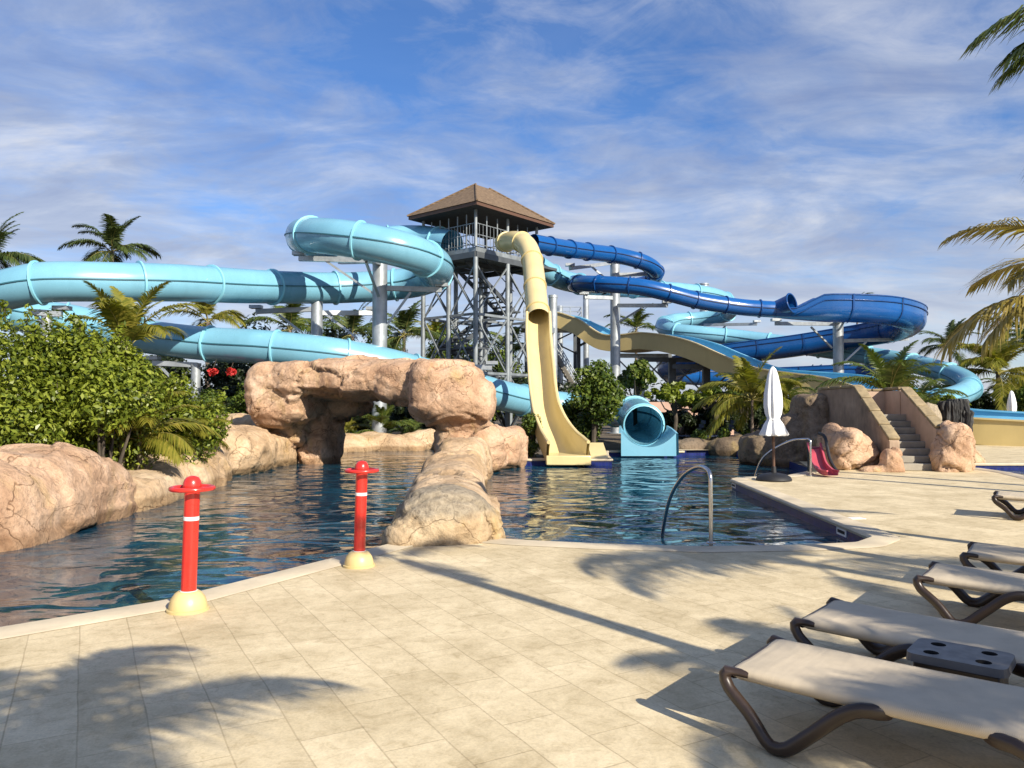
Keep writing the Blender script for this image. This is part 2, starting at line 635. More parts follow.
def clump_set(w, h, z0, n, r0, d=None):
    """uneven crown: a few lobes of different size, each with its own clumps"""
    d = d or w
    lobes = []
    for i in range(max(4, n // 5)):
        a = i * 2.4 + random.uniform(-.5, .5)
        k = random.uniform(.25, .95)
        lobes.append((k * math.cos(a), k * math.sin(a), random.uniform(-.75, .7), random.uniform(.3, .55)))
    lobes[0] = (random.uniform(-.25, .25), random.uniform(-.2, .2), .72, .36)
    out = []
    for i in range(n):
        lx, ly, lz, lr = lobes[i % len(lobes)]
        q = Vector((random.gauss(0, .5), random.gauss(0, .5), random.gauss(0, .5)))
        if q.length > 1:
            q.normalize()
        x, y, z = lx + q.x * lr, ly + q.y * lr, max(-.95, min(.95, lz + q.z * lr))
        out.append((Vector((x * w / 2 * .8, y * d / 2 * .8, z0 + h / 2 + z * h / 2 * .82)), r0 * random.uniform(.55, 1.2)))
    return out


def broad_tree(base, height, width, label, mat='leaf_mid', n=2600, leaf=.2, trunk=.12, cat="tree", name="tree", low=.35, group=None, ncl=18, depth=None):
    root = empty(name, base, label, cat, group)
    z0 = height * low
    cl = clump_set(width, height - z0, z0, ncl, min(width, height - z0) * .19, depth)
    mb = MB()
    b = Vector(base)
    top = Vector((0, 0, z0 + (height - z0) * .45))
    mid = Vector((random.uniform(-.1, .1) * width, random.uniform(-.1, .1), z0 * .6))
    mb.tube(catmull([b + Vector((0, 0, -.1)), b + mid, b + top], .3), [trunk * (1 - .5 * i / 20) for i in range(len(catmull([b, b + mid, b + top], .3)))] if False else trunk, 8)
    for c, r in cl[:9]:
        s0 = mid.lerp(top, random.uniform(.1, .8))
        m1 = s0.lerp(c, .5) + Vector((0, 0, -.08 * width))
        mb.tube([b + s0, b + m1, b + c], [trunk * .55, trunk * .35, trunk * .12], 6)
    mb.build("trunk", M['dark_bark'], root)
    leaves("crown", cl, int(n * 1.9), leaf, M[mat], root)
    return root


def frond_mesh(name, elev, curve, mat, npair=34, seg=2, llen=.2, width=.013, droop=.35, vee=.3, ragged=0.0, seed=0):
    """unit palm frond lying along +X, starting at elevation elev and bending down by curve"""
    rs = np.random.default_rng(seed)
    n = 24
    pts, ang = [np.zeros(3)], []
    for i in range(n):
        a = elev - curve * ((i + .5) / n) ** 1.3
        ang.append(a)
        pts.append(pts[-1] + np.array([math.cos(a), 0, math.sin(a)]) / n)
    ang.append(ang[-1])
    pts = np.array(pts)
    V, Q, MI = [], [], []
    # rachis
    for i in range(n):
        r0 = .010 * (1 - .85 * i / n)
        r1 = .010 * (1 - .85 * (i + 1) / n)
        o = len(V)
        for (P, r) in ((pts[i], r0), (pts[i + 1], r1)):
            V += [P + [0, -r, 0], P + [0, 0, r], P + [0, r, 0], P + [0, 0, -r]]
        for k in range(4):
            k2 = (k + 1) % 4
            Q.append((o + k, o + k2, o + 4 + k2, o + 4 + k))
            MI.append(1)
    for j in range(npair):
        s = .16 + .83 * (j + .5) / npair
        x = s * n
        i = min(int(x), n - 1)
        P = pts[i] + (pts[i + 1] - pts[i]) * (x - i)
        a = ang[i]
        T = np.array([math.cos(a), 0, math.sin(a)])
        U = np.array([-math.sin(a), 0, math.cos(a)])
        u = (s - .16) / .84
        L = llen * (.45 + .55 * math.sin(math.pi * min(1, .18 + u * .78))) * (1 - .45 * u ** 3)
        fwd = .45 + .55 * u
        for sd in (-1, 1):
            if ragged and rs.random() < ragged:
                continue
            lj = L * rs.uniform(.85, 1.12)
            S = np.array([0, sd, 0])
            D = S * (1 - .35 * u) + T * fwd * rs.uniform(.85, 1.15) + U * vee * rs.uniform(.6, 1.4)
            D /= np.linalg.norm(D)
            wv = np.cross(D, U)
            wv /= np.linalg.norm(wv) + 1e-9
            wv = wv * .9 + U * .35 * sd
            o = len(V)
            g = np.array([0, 0, -1.0])
            for q in range(seg + 1):
                tq = q / seg
                C = P + D * lj * tq + g * lj * droop * tq ** 2 * rs.uniform(.8, 1.2)
                hw = width * (.6 + .8 * tq if tq < .4 else 1.0 * (1 - tq) ** .8 + .05)
                V += [C - wv * hw, C + wv * hw]
            for q in range(seg):
                Q.append((o + 2 * q, o + 2 * q + 1, o + 2 * q + 3, o + 2 * q + 2))
                MI.append(0)
    return raw_mesh(name, V, Q, [M[mat], M['petiole']], MI)


FROND = {}


def fronds(mat, hi=False):
    key = (mat, hi)
    if key not in FROND:
        kw = dict(npair=84, seg=4, width=.0095) if hi else dict(npair=46, seg=2, width=.016)
        FROND[key] = [
            frond_mesh("frond", R(82), R(55), mat, llen=.24, droop=.4, seed=1, **kw),
            frond_mesh("frond", R(66), R(85), mat, llen=.26, droop=.5, seed=2, **kw),
            frond_mesh("frond", R(45), R(85), mat, llen=.27, droop=.6, seed=3, **kw),
            frond_mesh("frond", R(22), R(75), mat, llen=.26, droop=.7, seed=4, **kw),
            frond_mesh("frond", R(-8), R(62), mat, llen=.22, droop=.6, seed=5, **kw)]
    return FROND[key]


def palm(base, height, L, label, mat='frond', nf=15, lean=(0, 0), trunk=.12, cat="palm tree", name="palm_tree", hi=False, group=None, classes=(0, 1, 1, 2, 2, 3, 3, 4), twist=0, rs=None, azis=None):
    root = empty(name, base, label, cat, group)
    rr = random.Random(rs if rs is not None else hash(label) % 1000 if False else len(label) * 7 + int(base[0] * 13))
    b = Vector(base)
    top = Vector((lean[0], lean[1], height))
    if height > .25:
        mid = Vector((lean[0] * .35, lean[1] * .35, height * .5))
        path = catmull([b + Vector((0, 0, -.1)), b + mid, b + top], max(.12, height / 30))
        n = len(path)
        rad = [trunk * (1.25 - .55 * min(1, i / n * 1.4)) * (1 + (.05 if i % 2 else -.03)) for i in range(n)]
        mb = MB()
        mb.tube(path, rad, 10)
        mb.build("trunk", M['bark'], root)
    F_ = fronds(mat, hi)
    for i in range(nf):
        c = classes[i % len(classes)]
        az = azis[i] if azis else i * 2.39996 + rr.uniform(-.25, .25) + twist
        sc = L * rr.uniform(.82, 1.1) * (.9 if c == 0 else 1)
        o = link("frond", F_[c], root, top, (rr.uniform(-.15, .15), rr.uniform(-.12, .12), az), (sc, sc, sc))
    return root


# ------------------------------------------------------------------ rockwork
def rockform(name, blobs, mat, label, cat, voxel=.12, amp=.12, seed=0, strata=.0, cracks=.05, group=None, facet=.85):
    bm = bmesh.new()
    for (cx, cy, cz, rx, ry, rz, rot, pw) in blobs:
        r = bmesh.ops.create_icosphere(bm, subdivisions=4, radius=1)
        Rm = Matrix.Rotation(R(rot), 3, 'Z')
        for v in r['verts']:
            q = v.co
            q = Vector([math.copysign(abs(c) ** pw, c) for c in q])
            v.co = Rm @ Vector((q.x * rx, q.y * ry, q.z * rz)) + Vector((cx, cy, cz))
    tmp = bpy.data.meshes.new("tmp")
    bm.to_mesh(tmp)
    bm.free()
    ob = bpy.data.objects.new("tmp", tmp)
    COL.objects.link(ob)
    md = ob.modifiers.new("r", 'REMESH')
    md.mode = 'VOXEL'
    md.voxel_size = voxel
    md.adaptivity = 0
    dg = bpy.context.evaluated_depsgraph_get()
    me = bpy.data.meshes.new_from_object(ob.evaluated_get(dg))
    bpy.data.objects.remove(ob)
    bm = bmesh.new()
    bm.from_mesh(me)
    for _ in range(2):
        bmesh.ops.smooth_vert(bm, verts=bm.verts, factor=.5, use_axis_x=True, use_axis_y=True, use_axis_z=True)
    bm.normal_update()
    off = Vector((seed * 17.3, seed * 5.1, seed * 9.7))
    for v in bm.verts:
        p = v.co + off
        d = noise.fractal(p * .55, 1.0, 2.0, 3) * 1.0 + noise.fractal(p * 2.1, .9, 2.1, 4) * .38
        # facets: cell-like plates, cut in along their edges
        pw_ = p * facet + noise.noise_vector(p * 1.1) * .28
        dist, cp = noise.voronoi(pw_)
        e = dist[1] - dist[0]
        hv = noise.noise_vector(cp[0] * 5.3 + Vector((3.1, 7.7, 1.9)))
        d2 = -cracks * .5 * max(0, 1 - e / .06) + 2.2 * cracks * hv.z + 2.6 * cracks * (pw_ - cp[0]).dot(hv)
        pw2 = p * facet * 2.7 + noise.noise_vector(p * 2.3) * .3
        dist, cp = noise.voronoi(pw2)
        hv = noise.noise_vector(cp[0] * 4.3 + Vector((1.1, 2.7, 8.9)))
        d2 += .7 * cracks * hv.x + .9 * cracks * (pw2 - cp[0]).dot(hv)
        uu = v.co.z * 2.1 + noise.noise(p * .55) * 1.6
        d3 = strata * 4 * (uu - math.floor(uu) - .5) * (.4 + abs(noise.noise(p * .9 + Vector((9, 9, 9)))) * 2)
        v.co += v.normal * (d * amp + d2 + d3)
    bm.to_mesh(me)
    bm.free()
    me.name = name
    me.materials.clear()
    me.materials.append(M[mat])
    me.polygons.foreach_set("use_smooth", [True] * len(me.polygons))
    me.update()
    o = bpy.data.objects.new(name, me)
    COL.objects.link(o)
    return tag(o, label, cat, group)


# ------------------------------------------------------------------ pool, deck, ground
WATER_Z = -.19


def smooth_loop(pts, it=2, closed=True):
    for _ in range(it):
        out = []
        n = len(pts)
        rng_ = range(n) if closed else range(n - 1)
        if not closed:
            out.append(pts[0])
        for i in rng_:
            a, b = Vector(pts[i]), Vector(pts[(i + 1) % n])
            out += [a.lerp(b, .25), a.lerp(b, .75)]
        if not closed:
            out.append(pts[-1])
        pts = out
    return pts


def dense(pts, closed=False, mx=.4, keep=.18):
    """add points near corners so the chaikin rounding stays tight"""
    out = []
    n = len(pts)
    for i in range(n if closed else n - 1):
        a, b = Vector(pts[i]), Vector(pts[(i + 1) % n])
        L = (b - a).length
        out.append(a)
        k = min(.3 * L, keep)
        if L > 2.5 * keep:
            out += [a + (b - a) * (k / L), b - (b - a) * (k / L)]
    if not closed:
        out.append(Vector(pts[-1]))
    return out


pool_edge_deck = [(-14, -3.35), (-3.67, 5.52), (-2.82, 6.30), (-1.62, 8.45), (-1.2, 9.2), (-.5, 9.35), (.1, 9.10), (1.0, 8.86), (2.1, 8.68), (3.3, 8.78),
                  (4.0, 8.95), (4.38, 9.35), (4.42, 10.0), (4.72, 16.6), (4.95, 16.95), (6.2, 17.4), (7.0, 18.4)]
pool_edge_back = [(7.5, 19.4), (8.0, 22.5), (8.4, 25), (7.6, 27.6), (6.2, 27.4), (5.95, 26.7), (3.3, 26.7), (3.05, 24.6), (2.95, 22.75), (-.3, 22.75),
                  (-.6, 25), (-1.0, 29.5), (-2.4, 31.2), (-4.6, 31.2), (-7.0, 30), (-8.6, 27), (-8.2, 24), (-7.4, 17), (-6.6, 13.5), (-7.3, 9.2), (-10, 6.5), (-16, 1.5), (-19, -3)]
EDGE = smooth_loop(dense(pool_edge_deck), 2, False)
BACK = dense(pool_edge_back)
pool2 = smooth_loop(dense([(11.55, 20.6), (11.8, 19.3), (11.75, 18.2), (11.25, 16.4), (11.6, 14.3), (14, 12.6), (24, 12.6), (24, 21.0), (12.4, 21.0)], True, keep=.3), 2)
LOOP = [Vector((p[0], p[1])) for p in EDGE] + [Vector((p[0], p[1])) for p in BACK]


def fill(name, loops, z, mat, up=True):
    bm = bmesh.new()
    edges = []
    for lp in loops:
        vs = [bm.verts.new((p[0], p[1], z)) for p in lp]
        edges += [bm.edges.new((vs[i], vs[(i + 1) % len(vs)])) for i in range(len(vs))]
    bmesh.ops.triangle_fill(bm, use_beauty=True, use_dissolve=False, edges=edges)
    for f in bm.faces:
        if (f.normal.z < 0) == up:
            f.normal_flip()
    me = bpy.data.meshes.new(name)
    bm.to_mesh(me)
    bm.free()
    me.materials.append(mat)
    o = bpy.data.objects.new(name, me)
    COL.objects.link(o)
    return o


big = [(-900, -300), (900, -300), (900, 1500), (-900, 1500)]
tag(fill("ground", [big, LOOP, pool2], -.006, M['soil']), kind='structure')
deck_poly = [Vector((p[0], p[1])) for p in EDGE] + [Vector(p) for p in
             [(7.5, 19.4), (8.4, 22.8), (10, 23.5), (12, 27), (18, 31), (60, 33), (60, -30), (-40, -30), (-22, -8.5)]]
tag(fill("pool_deck", [deck_poly, pool2], 0.0, M['deck']), kind='structure')
tag(fill("path", [[(5.9, 27.2), (8.6, 27.6), (11, 30.0), (24, 34.2), (24, 37), (10, 33), (5.5, 30.0)]], .004, M['coping']), kind='structure')
tag(fill("water", [[(-26, -6), (8.9, -6), (8.9, 38.5), (-26, 38.5)]], WATER_Z, M['water']), kind='structure')
tag(fill("water", [[(11, 12), (25, 12), (25, 21.8), (11, 21.8)]], WATER_Z + .03, M['water']), kind='structure')


def wall_strip(name, pts, z0, z1, mat, closed=False):
    mb = MB()
    n = len(pts)
    vs = []
    for p in pts:
        vs += [(p[0], p[1], z0), (p[0], p[1], z1)]
    fs = [(2 * i, 2 * ((i + 1) % n), 2 * ((i + 1) % n) + 1, 2 * i + 1) for i in range(n if closed else n - 1)]
    mb.add(vs, fs)
    return mb.build(name, mat)


tag(wall_strip("pool_wall", LOOP, -1.4, -.001, M['tile'], True), kind='structure')
tag(wall_strip("pool_wall", pool2, -1.4, -.001, M['tile'], True), kind='structure')


def coping(pts, wid, side, closed=False, z=.014, nose=.03):
    """bullnosed edging stones along an edge; side=+1 puts the band on the left of travel"""
    pts = [Vector((p[0], p[1], 0)) for p in pts]
    n = len(pts)
    mb = MB()
    prof = [(-nose, -.05), (-nose - .012, -.015), (-nose, z - .012), (-nose + .02, z), (wid - .02, z), (wid, .004)]
    vs, fs = [], []
    for i in range(n):
        a = pts[(i - 1) % n] if closed or i else pts[0]
        b = pts[(i + 1) % n] if closed or i < n - 1 else pts[-1]
        t = (b - a).normalized()
        nrm = Vector((-t.y, t.x, 0)) * side
        vs += [pts[i] + nrm * s + Vector((0, 0, h)) for s, h in prof]
    k = len(prof)
    for i in range(n if closed else n - 1):
        j = (i + 1) % n
        for q in range(k - 1):
            fs.append((i * k + q, j * k + q, j * k + q + 1, i * k + q + 1))
    mb.add(vs, fs)
    return mb.build("kerb", M['coping'], sharp=30)


tag(coping(EDGE, .30, -1), kind='structure')
tag(coping(pool2, .28, -1 if True else 1, True), kind='structure')
tag(coping(smooth_loop(dense([(5.95, 26.9), (5.95, 26.7), (3.3, 26.7), (3.05, 24.6), (2.95, 22.75), (-.3, 22.75)], keep=.06), 1, False), .35, -1), kind='structure')

# ------------------------------------------------------------------ slides
def circ(r, n=24, a0=0, a1=360):
    full = abs(a1 - a0) >= 360
    return [(r * math.cos(R(a0 + (a1 - a0) * k / (n if full else n - 1))), r * math.sin(R(a0 + (a1 - a0) * k / (n if full else n - 1)))) for k in range(n)]


def arc_marks(path, L, start=.6):
    s, nxt, out = 0, start, []
    for i in range(1, len(path)):
        s += (path[i] - path[i - 1]).length
        if s >= nxt:
            out.append(i)
            nxt += L
    return out


def tube_slide(root, path, r, mats, fl_every, fl_w=.09, fl_h=.075, seam_w=.035, start=.8, skip_last=0):
    body, flm, seam = mats
    MB().sweep(path, circ(r, 28), True).build("tube", body, root)
    for sd in (-1, 1):
        MB().sweep(path, [(sd * (r - .01), -.02), (sd * (r + seam_w), -.02), (sd * (r + seam_w), .02), (sd * (r - .01), .02)], True, True).build("seam", seam, root)
    for i in arc_marks(path, fl_every, start):
        if i >= len(path) - 1 - skip_last:
            continue
        t = (path[i + 1] - path[i - 1]).normalized()
        p = path[i]
        q = [p - t * fl_w / 2, p - t * fl_w * .35, p + t * fl_w * .35, p + t * fl_w / 2]
        MB().sweep([Vector(v) for v in q], lambda k: circ(r + (.004 if k in (0, 3) else fl_h), 28), True).build("flange", flm, root)


def P(pts):
    return [at(*p) for p in pts]


LB = (M['light_blue'], M['light_blue_flange'], M['light_blue_seam'])
DB = (M['dark_blue'], M['dark_blue_flange'], M['dark_seam'])
YE = (M['yellow'], M['yellow_flange'], M['yellow_flange'])

RA = .68
pA = catmull(P([(452, 245, 35.6), (425, 240, 36.8), (395, 240, 37), (350, 245, 36.3), (318, 243, 34.6), (303, 237, 32.3), (308, 235, 30.2),
                (335, 237, 28.9), (368, 242, 28.4), (400, 249, 28.6), (422, 257, 29.4), (436, 266, 31), (434, 275, 33), (415, 282, 34.2),
                (380, 286, 34.4), (335, 288, 33.8), (290, 287.5, 32.3), (240, 286, 30.2), (180, 283, 28), (110, 282, 26.4), (50, 282, 25.6),
                (14, 288, 25.6), (-18, 297, 26.2), (-28, 306, 27.6), (0, 311, 29.3), (40, 317, 30.4), (75, 322, 31), (110, 330, 31.2), (160, 338.5, 31),
                (210, 344, 30.8), (260, 347, 30.3), (320, 353, 30.3), (370, 361, 31), (420, 373, 32), (470, 387, 33.2), (517, 399, 35), (560, 406, 36.3),
                (598, 409, 35.6), (621, 411, 33.2), (636, 415, 30.6), (643, 422.5, 28.4), (643.5, 425.5, 27.3)]), .3)
base = Vector((-3, 32, 0))
slide_a = empty("enclosed_tube_slide", base, "wide light blue enclosed tube slide looping from the tower out over the left shrubs", "water slide")
tube_slide(slide_a, pA, RA, LB, 2.9)
# mouth collar and splash tray where the tube meets the pool
end = pA[-1]
mt = MB()
mt.sweep([end + Vector((0, .25, 0)), end + Vector((0, .2, 0)), end + Vector((0, -.1, 0)), end + Vector((0, -.12, 0))],
         lambda k: circ(RA + (.05 if k in (1, 2) else .005), 28), True)
mt.build("mouth_collar", M['light_blue_flange'], slide_a)
tr = MB()
cx, cy = end.x, end.y
rows = []
for i in range(9):
    u = i / 8
    y = cy - .05 - .95 * u
    hl = .86 - .22 * u ** 1.5
    prof = []
    hw = .80 + .14 * u
    for k in range(17):
        a = math.pi * (1 + k / 16)
        x = math.cos(a) * hw
        z = max(.16, end.z + math.sin(a) * (end.z - .16)) if u < .01 else .16 + (hl - .16) * abs(math.cos(a)) ** 2.2
        prof.append(Vector((cx + x, y, z)))
    rows.append(prof)
vs = [v for r_ in rows for v in r_]
tr.add(vs, [(i * 17 + k, i * 17 + k + 1, (i + 1) * 17 + k + 1, (i + 1) * 17 + k) for i in range(8) for k in range(16)])
# outer skirt
sk = []
for r_ in rows:
    for sgn, v in ((-1, r_[0]), (1, r_[-1])):
        sk += [v, v + Vector((sgn * .07, 0, -.01)), Vector((v.x + sgn * .10, v.y, -.12))]
o6 = []
for i in range(8):
    for s_ in (0, 3):
        o6 += [(i * 6 + s_, i * 6 + s_ + 1, (i + 1) * 6 + s_ + 1, (i + 1) * 6 + s_), (i * 6 + s_ + 1, i * 6 + s_ + 2, (i + 1) * 6 + s_ + 2, (i + 1) * 6 + s_ + 1)]
tr.add(sk, o6)
f0 = rows[-1]
tr.add([v for v in f0] + [Vector((v.x, v.y - .02, -.14)) for v in f0], [(k, k + 1, 18 + k, 17 + k) for k in range(16)])
tr.build("splash_tray", M['light_blue'], slide_a, sharp=50)

# dark blue body slide: closed tube, hooded transition, open flume
RB = .43
pB = catmull(P([(533, 243, 36.6), (555, 247, 37.6), (590, 252, 40), (620, 256, 41.4), (645, 263, 42), (656, 272, 43), (650, 281, 45), (630, 286, 46),
                (600, 286.5, 45.6), (580, 284.5, 44.2), (574, 284, 42.6), (583, 283.5, 40.8), (608, 284.5, 39.7), (640, 287, 39.2), (668, 293, 39.2),
                (700, 301, 39.6), (740, 307, 40), (774, 309.5, 40)]), .25)
slide_b = empty("dark_blue_slide", (5, 40, 0), "dark blue enclosed tube slide that opens into a wide curving trough at right", "water slide")
tube_slide(slide_b, pB, RB, DB, 1.75, .08, .06, .03)
pBo = catmull(P([(774, 309.5, 40), (800, 309.5, 40), (840, 309, 40), (880, 311, 40.3), (904, 316, 41.6), (911, 322, 43.6), (899, 329, 46), (870, 335, 48),
                 (830, 341, 49.5), (790, 347, 50.5), (750, 352, 51.5), (715, 357, 52.5), (690, 364, 54), (668, 371, 57), (690, 376, 60), (760, 377, 60), (850, 374, 58), (885, 376, 57)]), .3)


def flume_prof(i):
    u = min(1, i / 8)
    r = RB + .36 * u
    w = -.02 + .58 * min(1, max(0, (i - 3) / 4))
    c = [(r * math.cos(R(a)), r * math.sin(R(a)) + .10 * u) for a in np.linspace(180, 360, 15)]
    return [(-r - .02, c[0][1] + w), (-r, c[0][1] + w * .5)] + c + [(r, c[0][1] + w * .5), (r + .02, c[0][1] + w)]


MB().sweep(pBo, flume_prof).build("open_trough", M['dark_blue'], slide_b)
for sd in (0, -1):
    mb = MB()
    path = []
    for i, p in enumerate(pBo):
        t = (pBo[min(i + 1, len(pBo) - 1)] - pBo[max(i - 1, 0)]).normalized()
        s_ = t.cross(Vector((0, 0, 1))).normalized()
        a, b = flume_prof(i)[sd]
        path.append(p + s_ * a + s_.cross(t) * b)
    mb.tube(path, .04, 6).build("rim", M['dark_blue_flange'], slide_b)
    mb = MB()
    mb.tube([pBo[i] + (path[i] - pBo[i]) * 1.03 - Vector((0, 0, .3)) for i in range(3, len(path))], .03, 6)
    mb.build("stiffener", M['dark_blue_flange'], slide_b)
for i in arc_marks(pBo, 2.6, 3.5):
    t = (pBo[i + 1] - pBo[i - 1]).normalized()
    pr = flume_prof(i)
    MB().sweep([pBo[i] - t * .04, pBo[i] + t * .04], [(a * 1.07, (b - .14) * 1.07 + .14) for a, b in pr]).build("flange", M['dark_blue_flange'], slide_b)
h0, h1_ = Vector((13.6, 40.25, 6.6)), Vector((14.38, 39.4, 6.84))
hp = [h0.lerp(h1_, u) for u in (0, .3, .6, .85, 1.0)]
MB().sweep(hp, lambda k: circ(.34 + .16 * k / 4, 22), True).build("hood", M['dark_blue'], slide_b)
t = (h1_ - h0).normalized()
s_ = t.cross(Vector((0, 0, 1))).normalized()
u_ = s_.cross(t)
MB().tube([h1_ + s_ * .5 * math.cos(a) + u_ * .5 * math.sin(a) for a in np.linspace(0, 2 * math.pi, 33)], .045, 8, False).build("hood_rim", M['dark_blue_flange'], slide_b)

# light blue tube behind the dark one
pC = catmull(P([(538, 266, 42), (552, 275, 42.6), (566, 281, 43.8), (600, 287, 47), (640, 289, 51), (680, 291, 53.5), (714, 296, 55), (731, 305, 57), (725, 315, 59),
                (700, 319, 60), (674, 321, 59.5), (663, 326, 57.5), (673, 331, 55.5), (700, 334, 54.5), (740, 338, 54), (800, 346, 52), (850, 353, 50),
                (900, 361, 47.5), (938, 370, 44.5), (962, 379, 42.5), (970, 387, 41), (960, 395, 39.6), (938, 401, 38.9), (920, 404, 38.9)]), .4)
slide_c = empty("enclosed_tube_slide", (12, 56, 0), "light blue enclosed tube slide winding behind the dark blue one, ending near the stone pillar", "water slide")
tube_slide(slide_c, pC, .575, LB, 3.2, .1, .08, .04)

# yellow steep slide
RY = .41
slide_y = empty("steep_yellow_slide", (1.2, 28, 0), "pale yellow steep drop slide, closed at the top and open chute down to the pool", "water slide")
pY = catmull(P([(503, 243, 34.6), (514, 240.5, 33.4), (525, 244, 32.3), (531, 255, 31.5), (534, 275, 30.3), (536, 298, 29.1), (538.5, 318, 28.1)]), .2)
tube_slide(slide_y, pY, RY, YE, 1.85, .08, .05, .0 + .012, start=.3)
pYo = catmull([pY[-1] + (pY[-1] - pY[-2]) * -.4] + P([(538.8, 342, 26.95), (541, 371, 25.85), (543.5, 400, 24.95), (548, 422, 24.25), (556, 440, 23.5), (563, 450.5, 22.85)]) + [at(567.5, 456.5, 22.4)], .18)
nY = len(pYo)


def yprof(i, off=0.0):
    u = i / (nY - 1)
    w = .39 + .17 * max(0, (u - .62) / .38) + off
    wall = .20 + .24 * max(0, (u - .5) / .5)
    pr = [(-w, wall)] + [(w * math.cos(R(a)), w * math.sin(R(a)) * .85) for a in np.linspace(180, 360, 13)] + [(w, wall)]
    return pr


MB().sweep(pYo, lambda i: yprof(i)).build("chute_bed", M['yellow'], slide_y)
MB().sweep(pYo, lambda i: [(a * 1.14, b * 1.12 - .015 if b < 0 else b + .0) for a, b in yprof(i)]).build("chute_shell", M['yellow'], slide_y)
for sd in (0, -1):
    mb = MB()
    path = []
    for i, p in enumerate(pYo):
        t = (pYo[min(i + 1, nY - 1)] - pYo[max(i - 1, 0)]).normalized()
        s_ = t.cross(Vector((0, 0, 1))).normalized()
        a, b = yprof(i)[sd]
        path.append(p + s_ * a * 1.07 + s_.cross(t) * b)
    mb.tube(path, .055, 8).build("chute_rim", M['yellow'], slide_y)
# concrete foot of the yellow slide
ft = MB()
q = pYo[-1]
ft.box((q.x + .02, q.y + .55, .0), (1.3, 1.5, .28))
ft.build("footing", M['yellow'], slide_y, bevel=.03)
rp = MB()
rp.add([(q.x + .75, 22.9, .02), (q.x + 1.25, 22.9, .02), (q.x + .75, 24.2, .42), (q.x + 1.25, 24.2, .42), (q.x + .75, 24.2, .02), (q.x + 1.25, 24.2, .02)],
       [(0, 1, 3, 2), (0, 2, 4), (1, 5, 3), (2, 3, 5, 4)])
rp.build("ramp", M['yellow'], slide_y)

# wave slide, mustard outside and blue inside
slide_w = empty("wave_slide", (8, 46, 0), "multi-lane racing slide with mustard sides and sky blue bed, undulating down to the right", "water slide")
pW = catmull(P([(548, 326, 54), (562, 324, 53.6), (576, 328, 53), (592, 336, 52.4), (611, 346, 51.4), (630, 347, 50.4), (650, 345, 49.4), (672, 347, 48), (700, 354, 46.4), (730, 367, 44.8), (765, 381, 43),
                (800, 387, 41.5), (840, 393, 40), (880, 404, 38), (920, 418, 36)]) + [Vector((18.2, 33.0, .5)), Vector((21.2, 30.4, .22)), Vector((25, 28.0, .1)), Vector((33, 25.5, .06))], .4)
WW = 1.25


def far_h(i):
    u = min(1, max(0, (pW[i].x - 13) / 5))
    return .72 + .30 * u * u * (3 - 2 * u)


MB().sweep(pW, lambda i: [(-WW - .06, far_h(i)), (-WW, -.32), (WW, -.32), (WW, .72)]).build("outer_shell", M['mustard'], slide_w, sharp=30)
MB().sweep(pW, lambda i: [(-WW - .01, far_h(i)), (-WW + .12, .06), (-.5, .02), (-.5, .14), (-.42, .14), (-.42, .02), (.42, .02), (.42, .14), (.5, .14), (.5, .02), (WW - .12, .06), (WW - .05, .72)]).build("slide_bed", M['sky_blue'], slide_w, sharp=30)
for sd in (-1, 1):
    MB().sweep(pW, lambda i: [(sd * (WW - .09), (far_h(i) if sd < 0 else .72) - .03), (sd * (WW + .08), (far_h(i) if sd < 0 else .72) - .03), (sd * (WW + .08), (far_h(i) if sd < 0 else .72) + .04), (sd * (WW - .09), (far_h(i) if sd < 0 else .72) + .04)], True, True).build("rim", M['sky_blue'] if sd < 0 else M['yellow'], slide_w, sharp=30)

# wave-slide start platform
pl = empty("start_platform", (2.9, 56.5, 0), "dark steel platform with railings and stairs where the mustard racing slide begins", "platform")
c0 = at(560, 322, 55.6)
MB().box((c0.x - .6, 56.6, c0.z - .35), (4.4, 3.6, .35)).build("floor_slab", M['dark_steel'], pl)
mb = MB()
for dx in (-2.6, -1.5, -.4, .7, 1.5):
    mb.tube([(c0.x + dx, 54.9, c0.z - .2), (c0.x + dx, 54.9, c0.z + 1.0)], .035, 6)
for dz in (.35, .68, 1.0):
    mb.tube([(c0.x - 2.6, 54.9, c0.z + dz), (c0.x + 1.5, 54.9, c0.z + dz)], .03, 6)
for dx in (-2.6, 1.5):
    for dz in (.35, .68, 1.0):
        mb.tube([(c0.x + dx, 54.9, c0.z + dz), (c0.x + dx, 58.2, c0.z + dz)], .03, 6)
mb.build("railing", M['steel'], pl)
for dx, dy in ((-2.4, 55.1), (1.3, 55.1), (-2.4, 58.1), (1.3, 58.1), (-.5, 55.1)):
    MB().box((c0.x + dx, dy, c0.z / 2 - .2), (.26, .26, c0.z - .3)).build("post", M['dark_steel'], pl)
mb = MB()
mb.bar((c0.x + 1.3, 55.1, c0.z - 1.8), (c0.x + 3.4, 53.6, c0.z - .7), .14, .14)
mb.bar((c0.x + 1.3, 55.1, c0.z - 2.4), (c0.x - 2.4, 55.1, c0.z - .6), .1, .1)
mb.bar((c0.x - 2.4, 55.1, c0.z - 2.4), (c0.x + 1.3, 55.1, c0.z - .6), .1, .1)
mb.build("brace", M['dark_steel'], pl)
st = MB()
s0, s1 = at(556, 356, 50), at(580, 398, 49)
for i in range(14):
    q = s0.lerp(s1, i / 13)
    st.box(q, (.34, 1.1, .06))
for dy in (-.58, .58):
    st.bar(s0 + Vector((0, dy, 0)), s1 + Vector((0, dy, 0)), .08, .24)
st.build("stair_flight", M['step'], pl)
st = MB()
